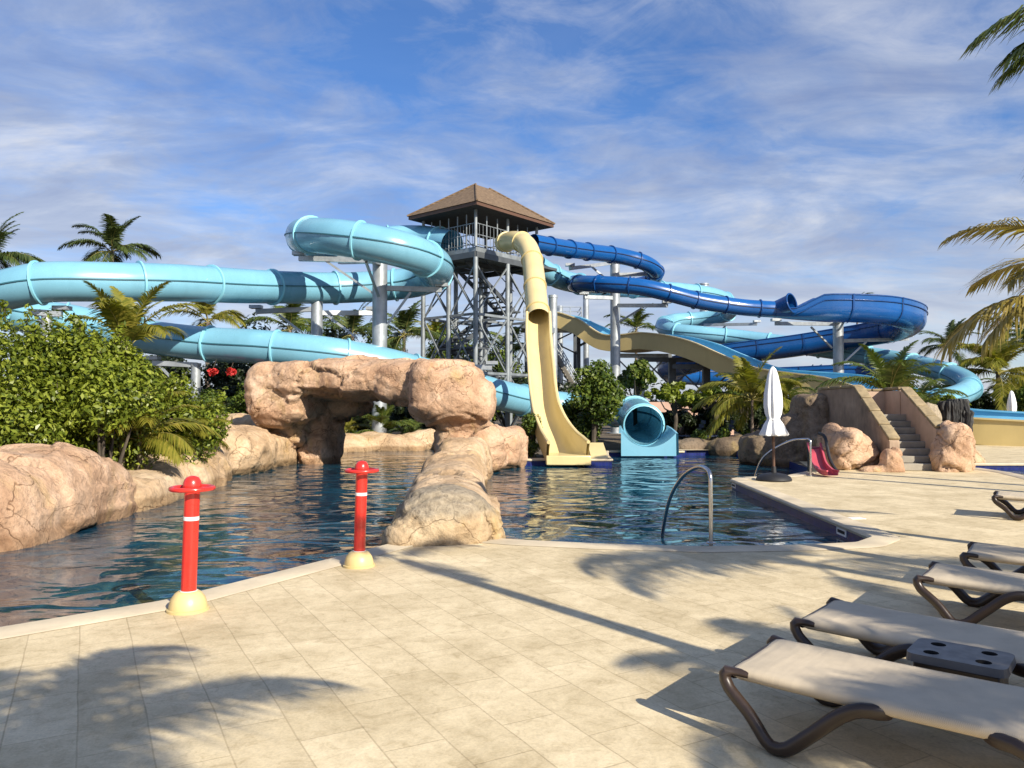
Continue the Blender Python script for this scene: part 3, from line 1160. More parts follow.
for dy in (-.58, .58):
    for h in (.5, 1.0):
        st.tube([s0 + Vector((0, dy, h)), s1 + Vector((0, dy, h))], .035, 6)
    for i in range(8):
        q = s0.lerp(s1, i / 7) + Vector((0, dy, 0))
        st.tube([q, q + Vector((0, 0, 1))], .025, 6)
st.build("stair_rail", M['steel'], pl)

# ------------------------------------------------------------------ slide tower
A_ = Vector((-.766, .643, 0))
B_ = Vector((.634, .773, 0))
Fc = Vector((-1.54, 33.4, 0))
C_ = Fc + A_ * 2.25 + B_ * 2.9
tw = empty("slide_tower", (C_.x, C_.y, 0), "tall steel lattice tower with a brown hipped roof over its starting platform", "tower")
EZ, AZ = 10.55, 11.35


def TP(i, j, z):
    v = Fc + A_ * i + B_ * j
    return Vector((v.x, v.y, z))


LI, LJ = 4.5, 5.8
az = at(482.6, 186.7, C_.y).z
rf = MB()
ev = [TP(0, 0, EZ), TP(LI, 0, EZ), TP(LI, LJ, EZ), TP(0, LJ, EZ)]
r0, r1 = TP(LI / 2, 2.4, az), TP(LI / 2, 3.4, az)
rf.add(ev + [r0, r1], [(0, 1, 4), (1, 2, 5, 4), (2, 3, 5), (3, 0, 4, 5)])
rf.build("roof", M['shingle'], tw, sharp=10)
fa = MB()
ins = [TP(.05, .05, EZ), TP(LI - .05, .05, EZ), TP(LI - .05, LJ - .05, EZ), TP(.05, LJ - .05, EZ)]
lo = [v + Vector((0, 0, -.16)) for v in ins]
fa.add([v + Vector((0, 0, -.004)) for v in ins] + lo, [(0, 4, 5, 1), (1, 5, 6, 2), (2, 6, 7, 3), (3, 7, 4, 0)])
fa.build("fascia", M['fascia'], tw)
so = MB()
so.add(lo, [(0, 1, 2, 3)])
so.build("soffit", M['soffit'], tw)
hipm = MB()
for e, r_ in ((0, r0), (1, r0), (2, r1), (3, r1)):
    hipm.tube([ev[e] + Vector((0, 0, .02)), r_ + Vector((0, 0, .02))], .05, 6)
hipm.build("hip_cap", M['shingle'], tw)
PZ = 8.75
i0, i1, j0, j1 = .7, 4.1, .7, 5.2
# platform floor with edge beams
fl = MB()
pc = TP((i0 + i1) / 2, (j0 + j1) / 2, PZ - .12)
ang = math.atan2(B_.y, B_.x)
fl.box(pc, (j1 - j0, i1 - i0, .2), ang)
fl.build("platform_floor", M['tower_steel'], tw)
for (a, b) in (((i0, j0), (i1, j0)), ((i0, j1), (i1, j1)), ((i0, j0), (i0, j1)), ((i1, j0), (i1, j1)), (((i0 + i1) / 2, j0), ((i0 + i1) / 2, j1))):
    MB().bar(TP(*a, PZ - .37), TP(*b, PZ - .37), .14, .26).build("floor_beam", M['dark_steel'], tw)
# roof posts
for a in ((i0, j0), (i1, j0), (i0, j1), (i1, j1), (i0, (j0 + j1) / 2), (i1, (j0 + j1) / 2)):
    MB().tube([TP(*a, PZ), TP(*a, EZ - .15)], .075, 10).build("roof_post", M['tower_steel'], tw)
rl = MB()
corners = [(i0, j0), (i1, j0), (i1, j1), (i0, j1)]
for k in range(4):
    a, b = Vector((*corners[k], 0)), Vector((*corners[(k + 1) % 4], 0))
    for h in (.1, .55, 1.05):
        rl.tube([TP(a.x, a.y, PZ + h), TP(b.x, b.y, PZ + h)], .025, 6)
    n = 18
    for q in range(n + 1):
        c = a.lerp(b, q / n)
        rl.tube([TP(c.x, c.y, PZ), TP(c.x, c.y, PZ + (1.5 if q % 3 == 0 else 1.05))], .03 if q % 3 == 0 else .012, 6)
rl.build("railing", M['tower_steel'], tw)
# columns
ci = (.7, 2.4, 4.1)
cj = (.7, 2.95, 5.2)
for a in ci:
    for b in cj:
        MB().tube([TP(a, b, 0), TP(a, b, PZ - .5)], .11, 10).build("column", M['tower_steel'], tw)
        MB().box(TP(a, b, .03), (.4, .4, .06), ang).build("base_plate", M['tower_steel'], tw)
lev = [.3, 3.05, 5.7, 8.1]
for z in lev[1:3]:
    for a in ci:
        MB().bar(TP(a, cj[0], z), TP(a, cj[2], z), .09, .11).build("ring_beam", M['tower_steel'], tw)
    for b in cj:
        MB().bar(TP(ci[0], b, z), TP(ci[2], b, z), .09, .11).build("ring_beam", M['tower_steel'], tw)
for k in range(3):
    z0, z1 = lev[k], lev[k + 1]
    for b in (cj[0], cj[2]):
        for m_ in range(2):
            MB().bar(TP(ci[m_], b, z0), TP(ci[m_ + 1], b, z1), .06, .06).build("cross_brace", M['tower_steel'], tw)
            MB().bar(TP(ci[m_ + 1], b + .07, z0), TP(ci[m_], b + .07, z1), .06, .06).build("cross_brace", M['tower_steel'], tw)
    for a in (ci[0], ci[2]):
        for m_ in range(2):
            MB().bar(TP(a, cj[m_], z0), TP(a, cj[m_ + 1], z1), .06, .06).build("cross_brace", M['tower_steel'], tw)
            MB().bar(TP(a + .07, cj[m_ + 1], z0), TP(a + .07, cj[m_], z1), .06, .06).build("cross_brace", M['tower_steel'], tw)
# zigzag stair inside the tower
for k in range(4):
    z0 = .1 + k * 2.05
    z1 = z0 + 2.05
    ia = 1.25 if k % 2 else 2.0
    ja, jb = (1.2, 4.7) if k % 2 == 0 else (4.7, 1.2)
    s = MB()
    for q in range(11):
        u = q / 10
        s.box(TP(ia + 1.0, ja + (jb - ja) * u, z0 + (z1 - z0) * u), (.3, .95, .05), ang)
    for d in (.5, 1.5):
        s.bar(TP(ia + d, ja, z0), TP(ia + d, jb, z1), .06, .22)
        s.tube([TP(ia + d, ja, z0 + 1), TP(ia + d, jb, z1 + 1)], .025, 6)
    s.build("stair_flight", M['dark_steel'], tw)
    s = MB()
    s.box(TP(ia + .8, jb, z1), (.9, 2.2, .08), ang)
    s.build("landing", M['dark_steel'], tw)
# machine deck on the right where the dark slide leaves
MB().box(TP(1.4, 5.6, PZ - .35), (1.5, 2.2, .12), ang).build("side_landing", M['dark_steel'], tw)

# ------------------------------------------------------------------ slide support columns
def column(x, yt, Y, dia, label, arms=(), braces=(), group="steel columns holding up the slides", ybase=None, mat='steel', cap=True):
    p = at(x, yt, Y)
    r_ = empty("support_column", (p.x, p.y, 0), label, "column", group)
    rad = dia / F * Y / 2
    MB().tube([(p.x, p.y, -.05), (p.x, p.y, p.z)], rad, 18).build("pole", M[mat], r_)
    if cap:
        MB().tube([(p.x, p.y, p.z - .08), (p.x, p.y, p.z + .03)], rad * 1.12, 18).build("cap_plate", M[mat], r_)
    MB().tube([(p.x, p.y, .0), (p.x, p.y, .05)], rad * 1.9, 18).build("base_plate", M[mat], r_)
    for (x0, y0, x1, y1, Y0, Y1) in arms:
        q0, q1 = at(x0, y0, Y0), at(x1, y1, Y1)
        MB().bar(q0, q1, .2, .2).build("arm", M[mat], r_)
        sx = q0 if (q0 - p).length > (q1 - p).length else q1
        MB().box(sx + Vector((0, 0, .2)), (.5, .36, .14)).build("saddle", M[mat], r_)
    for (x0, y0, x1, y1, Y0, Y1) in braces:
        MB().bar(at(x0, y0, Y0), at(x1, y1, Y1), .09, .09).build("brace", M[mat], r_)
    return r_


column(380, 262, 31.6, 15, "thick steel column under the top light blue loop left of the tower",
       [(299, 258.5, 380, 261, 31.6, 31.6), (380, 288, 442, 290, 31.6, 31.6), (380, 263, 366, 258, 31.6, 28.6), (380, 261, 340, 262, 31.6, 35.5)],
       [(326, 261, 374, 294, 31.6, 31.6), (411, 292, 386, 326, 31.6, 31.6), (366, 262, 380, 300, 29, 31.6)])
column(317, 300, 33.2, 11.5, "shorter steel column with side arms below the long light blue run",
       [(256, 311.5, 317, 309, 33.0, 33.2), (317, 313, 372, 313, 33.2, 34)],
       [(328, 316, 357, 338, 33.2, 33.2), (279, 315, 300, 331, 33.2, 33.2)], cap=False)
column(47, 312, 26, 10, "steel column under the left bend of the light blue tube",
       [(30, 312, 62, 314, 25.8, 26)], [(35, 314, 47, 330, 26, 26)])
column(196, 364, 31, 9, "low steel column under the returning light blue tube beside the shrub",
       [(153, 363, 197, 365, 31, 31)], [(160, 366, 178, 385, 31, 31)])
column(476, 366, 33.4, 8, "low steel column with a wide crossbar beside the rock arch",
       [(460, 366.5, 492, 367.5, 32.6, 32.6)], [(476, 368, 488, 385, 33.4, 33.4)])
column(553, 296, 31.2, 8.5, "slim steel column standing just right of the yellow chute", [(553, 330, 543, 332, 31.2, 29)])
column(615, 263, 43.4, 10, "tall steel column carrying both upper turns of the dark blue tube",
       [(570, 268.5, 612, 263, 41.5, 43.4), (618, 275, 657, 273.5, 43.4, 43.4), (584, 297, 612, 298, 42.4, 43.2), (618, 305.5, 667, 305.5, 43, 40.6)],
       [(592, 267, 612, 284, 43, 43.4), (634, 263, 646, 272, 43, 43.4), (642, 308, 619, 322, 42, 43)])
column(704, 284, 61.5, 9, "steel column behind the crossing of the light and dark blue tubes",
       [(704, 325, 757, 324, 58, 56), (700, 300, 672, 300, 61.5, 57)], [(726, 325, 707, 346, 58, 61)])
column(838, 322, 44.5, 10, "steel column at the middle of the open dark blue bend",
       [(776, 323.5, 838, 324, 42, 44.5), (838, 341, 908, 339, 44.5, 46.8), (838, 322, 844, 317, 44.5, 41)],
       [(811, 327, 832, 348, 44, 44.5), (866, 342, 842, 364, 45, 44.5), (846, 318, 839, 330, 41, 44.5)])
column(888, 350, 55.5, 7, "thin steel column right of the dark blue bend by the palm", [(866, 363, 888, 363, 55, 55)])
column(560, 306, 60, 6, "thin post behind the racing slide platform", cap=False)
column(586, 298, 60, 6, "thin post at the far corner of the racing slide", cap=False)
for x, Y, yt, lab in ((641, 50.6, 355, "pale post under the first dip of the racing slide"), (672, 48.6, 359, "dark post under the second hump of the racing slide"),
                      (706, 46.6, 366, "dark post where the racing slide starts its long drop"), (745, 44.6, 383, "dark post low under the racing slide's drop")):
    p = at(x, yt, Y)
    g = empty("support_post", (p.x, p.y, 0), lab, "post", "posts under the racing slide")
    mm = M['steel'] if x == 641 else M['dark_steel']
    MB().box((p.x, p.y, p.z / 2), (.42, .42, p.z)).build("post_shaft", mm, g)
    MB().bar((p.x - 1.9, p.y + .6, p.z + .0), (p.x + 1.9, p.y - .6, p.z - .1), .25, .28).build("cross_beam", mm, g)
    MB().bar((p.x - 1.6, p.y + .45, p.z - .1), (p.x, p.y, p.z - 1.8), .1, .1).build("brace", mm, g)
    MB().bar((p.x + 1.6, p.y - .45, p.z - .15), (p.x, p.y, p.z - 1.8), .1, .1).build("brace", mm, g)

# ------------------------------------------------------------------ rocks
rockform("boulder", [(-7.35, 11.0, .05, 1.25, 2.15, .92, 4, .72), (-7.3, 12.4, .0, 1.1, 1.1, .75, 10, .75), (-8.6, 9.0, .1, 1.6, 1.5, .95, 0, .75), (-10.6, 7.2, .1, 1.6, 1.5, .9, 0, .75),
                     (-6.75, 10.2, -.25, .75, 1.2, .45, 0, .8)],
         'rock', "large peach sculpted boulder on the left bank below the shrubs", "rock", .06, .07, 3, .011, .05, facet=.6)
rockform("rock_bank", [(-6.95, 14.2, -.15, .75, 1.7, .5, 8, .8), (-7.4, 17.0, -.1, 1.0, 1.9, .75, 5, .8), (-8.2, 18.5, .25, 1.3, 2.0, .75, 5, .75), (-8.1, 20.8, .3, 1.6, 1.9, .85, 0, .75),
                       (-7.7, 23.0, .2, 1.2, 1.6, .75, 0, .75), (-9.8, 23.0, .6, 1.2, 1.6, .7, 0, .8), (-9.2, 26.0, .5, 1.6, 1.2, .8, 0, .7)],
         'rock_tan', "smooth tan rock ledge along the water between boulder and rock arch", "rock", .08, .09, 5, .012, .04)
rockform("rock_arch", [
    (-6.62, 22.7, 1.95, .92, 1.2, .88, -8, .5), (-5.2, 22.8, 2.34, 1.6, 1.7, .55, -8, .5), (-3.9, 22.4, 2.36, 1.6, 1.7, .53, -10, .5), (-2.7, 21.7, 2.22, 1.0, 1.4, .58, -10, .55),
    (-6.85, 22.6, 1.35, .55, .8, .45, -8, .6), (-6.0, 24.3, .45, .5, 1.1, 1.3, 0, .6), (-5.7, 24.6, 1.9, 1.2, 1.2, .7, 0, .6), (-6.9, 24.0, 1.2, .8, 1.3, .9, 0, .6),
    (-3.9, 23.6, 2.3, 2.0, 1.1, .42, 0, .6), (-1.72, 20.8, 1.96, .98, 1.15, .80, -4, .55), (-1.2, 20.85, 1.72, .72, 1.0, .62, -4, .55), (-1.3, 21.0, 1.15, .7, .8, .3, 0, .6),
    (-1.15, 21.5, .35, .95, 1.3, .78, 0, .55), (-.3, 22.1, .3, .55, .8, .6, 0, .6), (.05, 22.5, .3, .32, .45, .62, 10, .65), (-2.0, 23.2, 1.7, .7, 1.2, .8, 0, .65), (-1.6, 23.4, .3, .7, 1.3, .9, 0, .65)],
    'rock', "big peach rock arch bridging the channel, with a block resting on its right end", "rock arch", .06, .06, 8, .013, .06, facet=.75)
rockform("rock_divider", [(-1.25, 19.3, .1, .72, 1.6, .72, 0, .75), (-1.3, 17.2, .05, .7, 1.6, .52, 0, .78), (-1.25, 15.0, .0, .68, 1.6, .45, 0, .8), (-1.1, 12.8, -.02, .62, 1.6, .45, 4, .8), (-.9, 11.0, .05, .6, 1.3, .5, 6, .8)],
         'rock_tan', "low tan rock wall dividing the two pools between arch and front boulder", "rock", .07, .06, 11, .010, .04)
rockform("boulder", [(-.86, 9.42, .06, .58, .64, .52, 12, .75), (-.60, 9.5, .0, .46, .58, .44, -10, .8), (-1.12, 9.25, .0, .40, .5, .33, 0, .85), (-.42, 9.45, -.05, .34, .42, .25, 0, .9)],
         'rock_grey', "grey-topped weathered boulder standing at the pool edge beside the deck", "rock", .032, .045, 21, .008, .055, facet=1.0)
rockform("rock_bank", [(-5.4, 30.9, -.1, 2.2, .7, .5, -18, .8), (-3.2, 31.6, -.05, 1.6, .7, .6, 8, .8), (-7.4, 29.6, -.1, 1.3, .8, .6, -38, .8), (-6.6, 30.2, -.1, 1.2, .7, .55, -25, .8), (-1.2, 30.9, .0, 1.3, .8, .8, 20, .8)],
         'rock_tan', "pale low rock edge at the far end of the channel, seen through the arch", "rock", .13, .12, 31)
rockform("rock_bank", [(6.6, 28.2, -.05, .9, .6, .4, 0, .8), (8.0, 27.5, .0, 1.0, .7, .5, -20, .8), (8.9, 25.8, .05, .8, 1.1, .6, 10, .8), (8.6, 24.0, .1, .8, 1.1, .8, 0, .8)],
         'rock_shade_toned', "dark shaded rock edging at the back of the pool behind the umbrella", "rock", .1, .1, 41)
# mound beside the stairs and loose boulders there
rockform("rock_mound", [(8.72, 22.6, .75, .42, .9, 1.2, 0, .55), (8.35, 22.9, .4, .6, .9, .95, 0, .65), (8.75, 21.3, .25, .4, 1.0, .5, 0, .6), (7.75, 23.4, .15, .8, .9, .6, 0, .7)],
         'rock_shade_toned', "dark shaded rock slope behind the left stair wall", "rock", .07, .08, 51, .01, .06, facet=1.0)
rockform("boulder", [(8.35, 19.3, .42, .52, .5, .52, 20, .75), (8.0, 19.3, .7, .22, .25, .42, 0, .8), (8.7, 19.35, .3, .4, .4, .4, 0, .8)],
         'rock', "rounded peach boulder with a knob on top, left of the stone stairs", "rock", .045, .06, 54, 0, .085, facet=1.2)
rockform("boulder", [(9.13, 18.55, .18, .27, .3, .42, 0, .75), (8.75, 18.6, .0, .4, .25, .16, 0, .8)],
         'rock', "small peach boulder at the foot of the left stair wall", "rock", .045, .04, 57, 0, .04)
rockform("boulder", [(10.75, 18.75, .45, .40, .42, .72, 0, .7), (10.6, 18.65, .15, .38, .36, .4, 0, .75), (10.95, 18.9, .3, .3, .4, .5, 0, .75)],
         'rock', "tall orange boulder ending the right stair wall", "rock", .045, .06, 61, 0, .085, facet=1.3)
rockform("boulder", [(11.85, 21.35, .12, .34, .3, .34, 0, .75)], 'rock_tan', "small tan block beside the stone pillar at the second pool", "rock", .05, .05, 71)
rockform("boulder", [(12.6, 21.4, .1, .4, .3, .3, 0, .75)], 'rock_tan', "low tan block right at the corner of the second pool's blue tile edge", "rock", .05, .05, 74)
# black ridged pillar
pil = MB()
for (px_, py_, hh, rr_, ph_) in ((12.62, 22.2, 1.72, .27, 0), (12.9, 22.25, 1.78, .24, 2), (13.05, 22.1, 1.45, .15, 4)):
    n_ = 22
    pil.lathe([(rr_ * (1.15 - .2 * math.sin(3 * k / n_)) * (1 + .06 * math.sin(k * 1.7 + ph_)) * (.75 if k == n_ else 1), hh * k / n_) for k in range(n_ + 1)], (px_, py_, 0), 72,
              wob=lambda a, z, ph_=ph_: 1 + .10 * math.sin(11 * a + ph_ + 1.5 * math.sin(z * 2)) + .08 * math.sin(23 * a + z * 3 + ph_) + .22 * noise.noise(Vector((math.cos(a) * 2.5, math.sin(a) * 2.5, z * 2.2 + ph_))))
tag(pil.build("stone_pillar", M['black_stone'], sharp=60), "black ridged stone pillar right of the stairs, under the tube's bend", "pillar")
rockform("boulder", [(12.1, 22.3, .9, .3, .3, .75, 0, .7), (12.25, 22.2, .3, .3, .3, .6, 0, .7)], 'rock_grey', "pale grey upright rock leaning against the black stone pillar", "rock", .06, .06, 84)

# ------------------------------------------------------------------ stone stairs
sx = empty("stone_stairs", (9.9, 19.6, 0), "worn stone steps rising between two peach walls with mossy capstones", "stairs")
D_ = Vector((.08, .997, 0))
S_ = Vector((.997, -.08, 0))
o_ = Vector((9.38, 18.8, 0))
NS, RISE, RUN, WID = 8, .168, .30, 1.16
for i in range(NS):
    mb = MB()
    d0 = RUN * i
    dl = RUN * (NS - i) + (0.9 if True else 0)
    c = o_ + D_ * (d0 + dl / 2) + S_ * (WID / 2)
    mb.box((c.x, c.y, RISE * (i + .5) - (.0 if i else 0)), (WID, dl, RISE - .002), math.atan2(S_.y, S_.x))
    mb.build("step", M['step'], sx, bevel=.015)


def sloped_wall(pts, thick, mat, name, z_base=0.0):
    """vertical wall along plan points with a top height per point"""
    n = len(pts)
    mb = MB()
    for i in range(n - 1):
        (x0, y0, h0), (x1, y1, h1) = pts[i], pts[i + 1]
        d = Vector((x1 - x0, y1 - y0, 0)).normalized()
        s = Vector((-d.y, d.x, 0)) * thick / 2
        vs = []
        for (x, y, h) in ((x0, y0, h0), (x1, y1, h1)):
            for sg in (-1, 1):
                vs += [Vector((x, y, z_base)) + s * sg, Vector((x, y, h)) + s * sg]
        mb.add(vs, [(0, 1, 3, 2), (4, 6, 7, 5), (0, 4, 5, 1), (2, 3, 7, 6), (1, 5, 7, 3)])
    return mb.build(name, mat, sx)


def capstones(pts, w, h):
    for i in range(len(pts) - 1):
        p, q = Vector(pts[i]), Vector(pts[i + 1])
        L = (q - p).length
        n = max(1, round(L / .55))
        for k in range(n):
            a, b = p.lerp(q, k / n + .008), p.lerp(q, (k + 1) / n - .008)
            mb = MB()
            a = a + Vector((0, 0, h / 2 + .004))
            b = b + Vector((0, 0, h / 2 + .004))
            mb.bar(a, b, w, h)
            mb.build("capstone", M['capstone'], sx, bevel=.02)


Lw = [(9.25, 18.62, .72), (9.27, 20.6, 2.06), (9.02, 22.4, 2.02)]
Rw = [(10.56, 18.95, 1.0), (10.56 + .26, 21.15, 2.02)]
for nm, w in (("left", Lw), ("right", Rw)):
    sloped_wall(w, .24, M['parapet' if nm == "right" else 'shade_toned_wall'], "side_wall")
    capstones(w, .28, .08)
sloped_wall([(10.83, 21.24, 2.0), (10.9, 22.4, 2.0)], .24, M['parapet'], "side_wall")
sloped_wall([(9.1, 22.55, 1.985), (11.02, 22.3, 2.0)], .24, M['parapet'], "back_wall")
capstones([(9.25, 22.55, 1.985), (11.02, 22.3, 2.0)], .3, .07)
capstones([(10.83, 21.24, 2.02), (10.9, 22.2, 2.02)], .32, .08)
sloped_wall([(9.05, 22.45, 1.98), (8.75, 22.5, 1.9)], .24, M['parapet'], "mound_wall", .2)

# pink toddler slide
ps = empty("toddler_slide", (7.25, 18.2, 0), "small pink children's slide beside the rock mound", "slide")
pp = catmull([(7.24, 18.5, .60), (7.18, 18.2, .41), (7.08, 17.75, .17), (7.03, 17.25, .05), (7.08, 17.0, .045)], .06)
MB().sweep(pp, [(-.15, .11), (-.125, .0), (.125, .0), (.15, .11)]).build("chute", M['pink'], ps, sharp=60)
for sd in (-1, 1):
    MB().sweep(pp, [(sd * .125, .085), (sd * .165, .085), (sd * .165, .12), (sd * .125, .12)], True, True).build("side_rail", M['pink'], ps)
MB().box((7.25, 18.48, .28), (.3, .1, .6)).build("leg", M['rubber'], ps)
MB().sweep(catmull([(7.42, 18.6, .92), (7.44, 18.3, .82), (7.38, 17.9, .35), (7.42, 17.6, .06)], .1), circ(.04, 8), True, True).build("handrail", M['rubber'], ps)

# ------------------------------------------------------------------ splash posts
def splash_post(x, y, label, h=1.0):
    g = at(x, y, 5)
    k = CAMH / (CAMH - g.z)
    b = Vector((g.x * k, 5 * k, 0))
    r_ = empty("splash_post", b, label, "splash post", "red splash posts at the pool edge")
    o = lambda z: b + Vector((.022 * z / .9, 0, z))
    MB().lathe([(.158, 0), (.158, .018), (.142, .022), (.14, .05), (.127, .095), (.098, .135), (.075, .15)], b, 32).build("base_dome", M['cream'], r_)
    MB().tube([o(.145), o(.155)], .066, 24).build("collar", M['white'], r_)
    MB().tube([o(.15), o(.7)], .058, 24).build("post_shaft", M['red'], r_)
    MB().tube([o(.7), o(.73)], .0595, 24).build("band", M['white'], r_)
    MB().tube([o(.73), o(.93)], .058, 24).build("upper_shaft", M['red'], r_)
    c = o(.935)
    MB().lathe([(.060, -.02), (.07, .0), (.07, .04), (.063, .072), (.046, .098), (.018, .11)], c, 24).build("cap", M['red'], r_)
    ring = [c + Vector((math.cos(a) * .155, math.sin(a) * .155, .012)) for a in np.linspace(0, 2 * math.pi, 41)]
    w = MB()
    w.tube(ring, .0185, 10, False)
    w.build("handwheel", M['red'], r_)
    for k in range(3):
        a = R(20 + k * 120)
        MB().bar(c + Vector((math.cos(a) * .06, math.sin(a) * .06, .012)), c + Vector((math.cos(a) * .15, math.sin(a) * .15, .012)), .03, .014).build("spoke", M['red'], r_)
    return r_


splash_post(188, 610, "red splash post with white band and handwheel, nearer the camera at the channel kerb")
splash_post(359, 566, "red splash post with white band and handwheel, beside the grey-topped boulder")

# ------------------------------------------------------------------ handrails
hr = empty("pool_handrail", (2.28, 8.8, 0), "curved stainless handrail at the near pool edge, dipping into the water", "handrail")
b = at(711, 545, 8.78)
b.z = 0
MB().tube(catmull([b + Vector((0, 0, -.02)), b + Vector((0, 0, .6)), b + Vector((0, .02, .80)), b + Vector((-.02, .14, .865)), b + Vector((-.06, .45, .85)), b + Vector((-.12, .95, .68)), b + Vector((-.17, 1.45, .35)), b + Vector((-.19, 1.8, -.1)), b + Vector((-.2, 1.95, -.5))], .04), .024, 12).build("rail", M['stainless'], hr)
MB().lathe([(.055, 0), (.055, .012), (.03, .02)], (b.x, b.y, .03), 20).build("escutcheon", M['stainless'], hr)
b = Vector((6.72, 17.35, 0))
hr2 = empty("pool_handrail", b, "stainless handrail by the pink children's slide behind the closed umbrella", "handrail")
MB().tube(catmull([b + Vector((0, 0, -.02)), b + Vector((0, 0, .6)), b + Vector((0, .02, .8)), b + Vector((-.1, .1, .83)), b + Vector((-.4, .35, .75)), b + Vector((-.85, .7, .35)), b + Vector((-1.05, .9, -.35))], .05), .024, 12).build("rail", M['stainless'], hr2)
MB().lathe([(.065, 0), (.065, .012), (.035, .02)], (b.x, b.y, .0), 20).build("escutcheon", M['stainless'], hr2)

# depth plates on the tiled wall
def depth_plate(u, label):
    best = [p for p in EDGE if 10.1 <= p[1] <= 16.55]
    p = Vector((4.42, 10.0, 0)).lerp(Vector((4.72, 16.6, 0)), u)
    d = Vector((.3, 6.6, 0)).normalized()
    nrm = Vector((-d.y, d.x, 0))
    r_ = empty("depth_plate", p + nrm * .004 + Vector((0, 0, -.105)), label, "depth marker", "white depth plates on the blue pool wall")
    ang_ = math.atan2(d.y, d.x)
    MB().box(r_.location, (.34, .012, .1), ang_).build("plate", M['white'], r_)
    mk = MB()
    mk.box(r_.location + nrm * .0075, (.25, .004, .042), ang_)
    mk.build("marking", M['hole'], r_)


depth_plate(.06, "white depth plate near the front corner of the blue tiled pool wall")
depth_plate(.965, "white depth plate at the far corner of the blue tiled wall by the umbrella")
dp = MB()
q = at(853, 518, 10.88)
dp.box((q.x, 10.88, .006), (.3, .16, .008), .1)
tag(dp.build("deck_marker", M['white']), "small white marker tile set flat in the paving near the pool corner", "marker")

# ------------------------------------------------------------------ umbrella(s)
def closed_umbrella(b, h, label, basemat='rubber', polemat='fascia', z0=.95):
    r_ = empty("closed_umbrella", b, label, "umbrella")
    b = Vector(b)
    rr = random.Random(int(b.x * 10))
    ph = [rr.uniform(0, 6.28) for _ in range(4)]

    def wob(a, z):
        k = min(1, max(0, (h - z) / (h - z0)))
        return 1 + (.08 + .1 * k) * math.sin(8 * a + ph[0] + z * 1.5) + .06 * math.sin(3 * a + ph[1] + z * 2) + .04 * math.sin(13 * a + ph[2])
    H = h - z0
    prof = [(.25, z0), (.27, z0 + .02 * H), (.215, z0 + .10 * H), (.175, z0 + .17 * H), (.125, z0 + .225 * H), (.115, z0 + .25 * H), (.155, z0 + .32 * H), (.175, z0 + .45 * H), (.165, z0 + .6 * H), (.13, z0 + .75 * H), (.095, z0 + .88 * H), (.06, z0 + .96 * H), (.015, h)]
    MB().lathe(prof, b, 64, wob=wob).build("canopy", M['canvas'], r_, sharp=60)
    MB().tube([b + Vector((math.cos(a) * .125, math.sin(a) * .125, z0 + .235 * H)) for a in np.linspace(0, 6.283, 25)], .014, 6, False).build("strap", M['canvas'], r_)
    MB().tube([b + Vector((0, 0, .05)), b + Vector((0, 0, h - .05))], .03, 12).build("pole", M[polemat], r_)
    MB().lathe([(.36, 0), (.37, .03), (.34, .085), (.25, .135), (.12, .16), (.055, .17), (.045, .30)], b, 28).build("base_weight", M[basemat], r_)
    return r_


closed_umbrella((5.55, 16.35, 0), 2.42, "closed white canvas umbrella on a black domed base at the pool corner")
closed_umbrella((22.6, 34.8, 0), 2.25, "distant closed white umbrella with a yellow base beyond the mustard slide", 'cream', 'cream', .85)

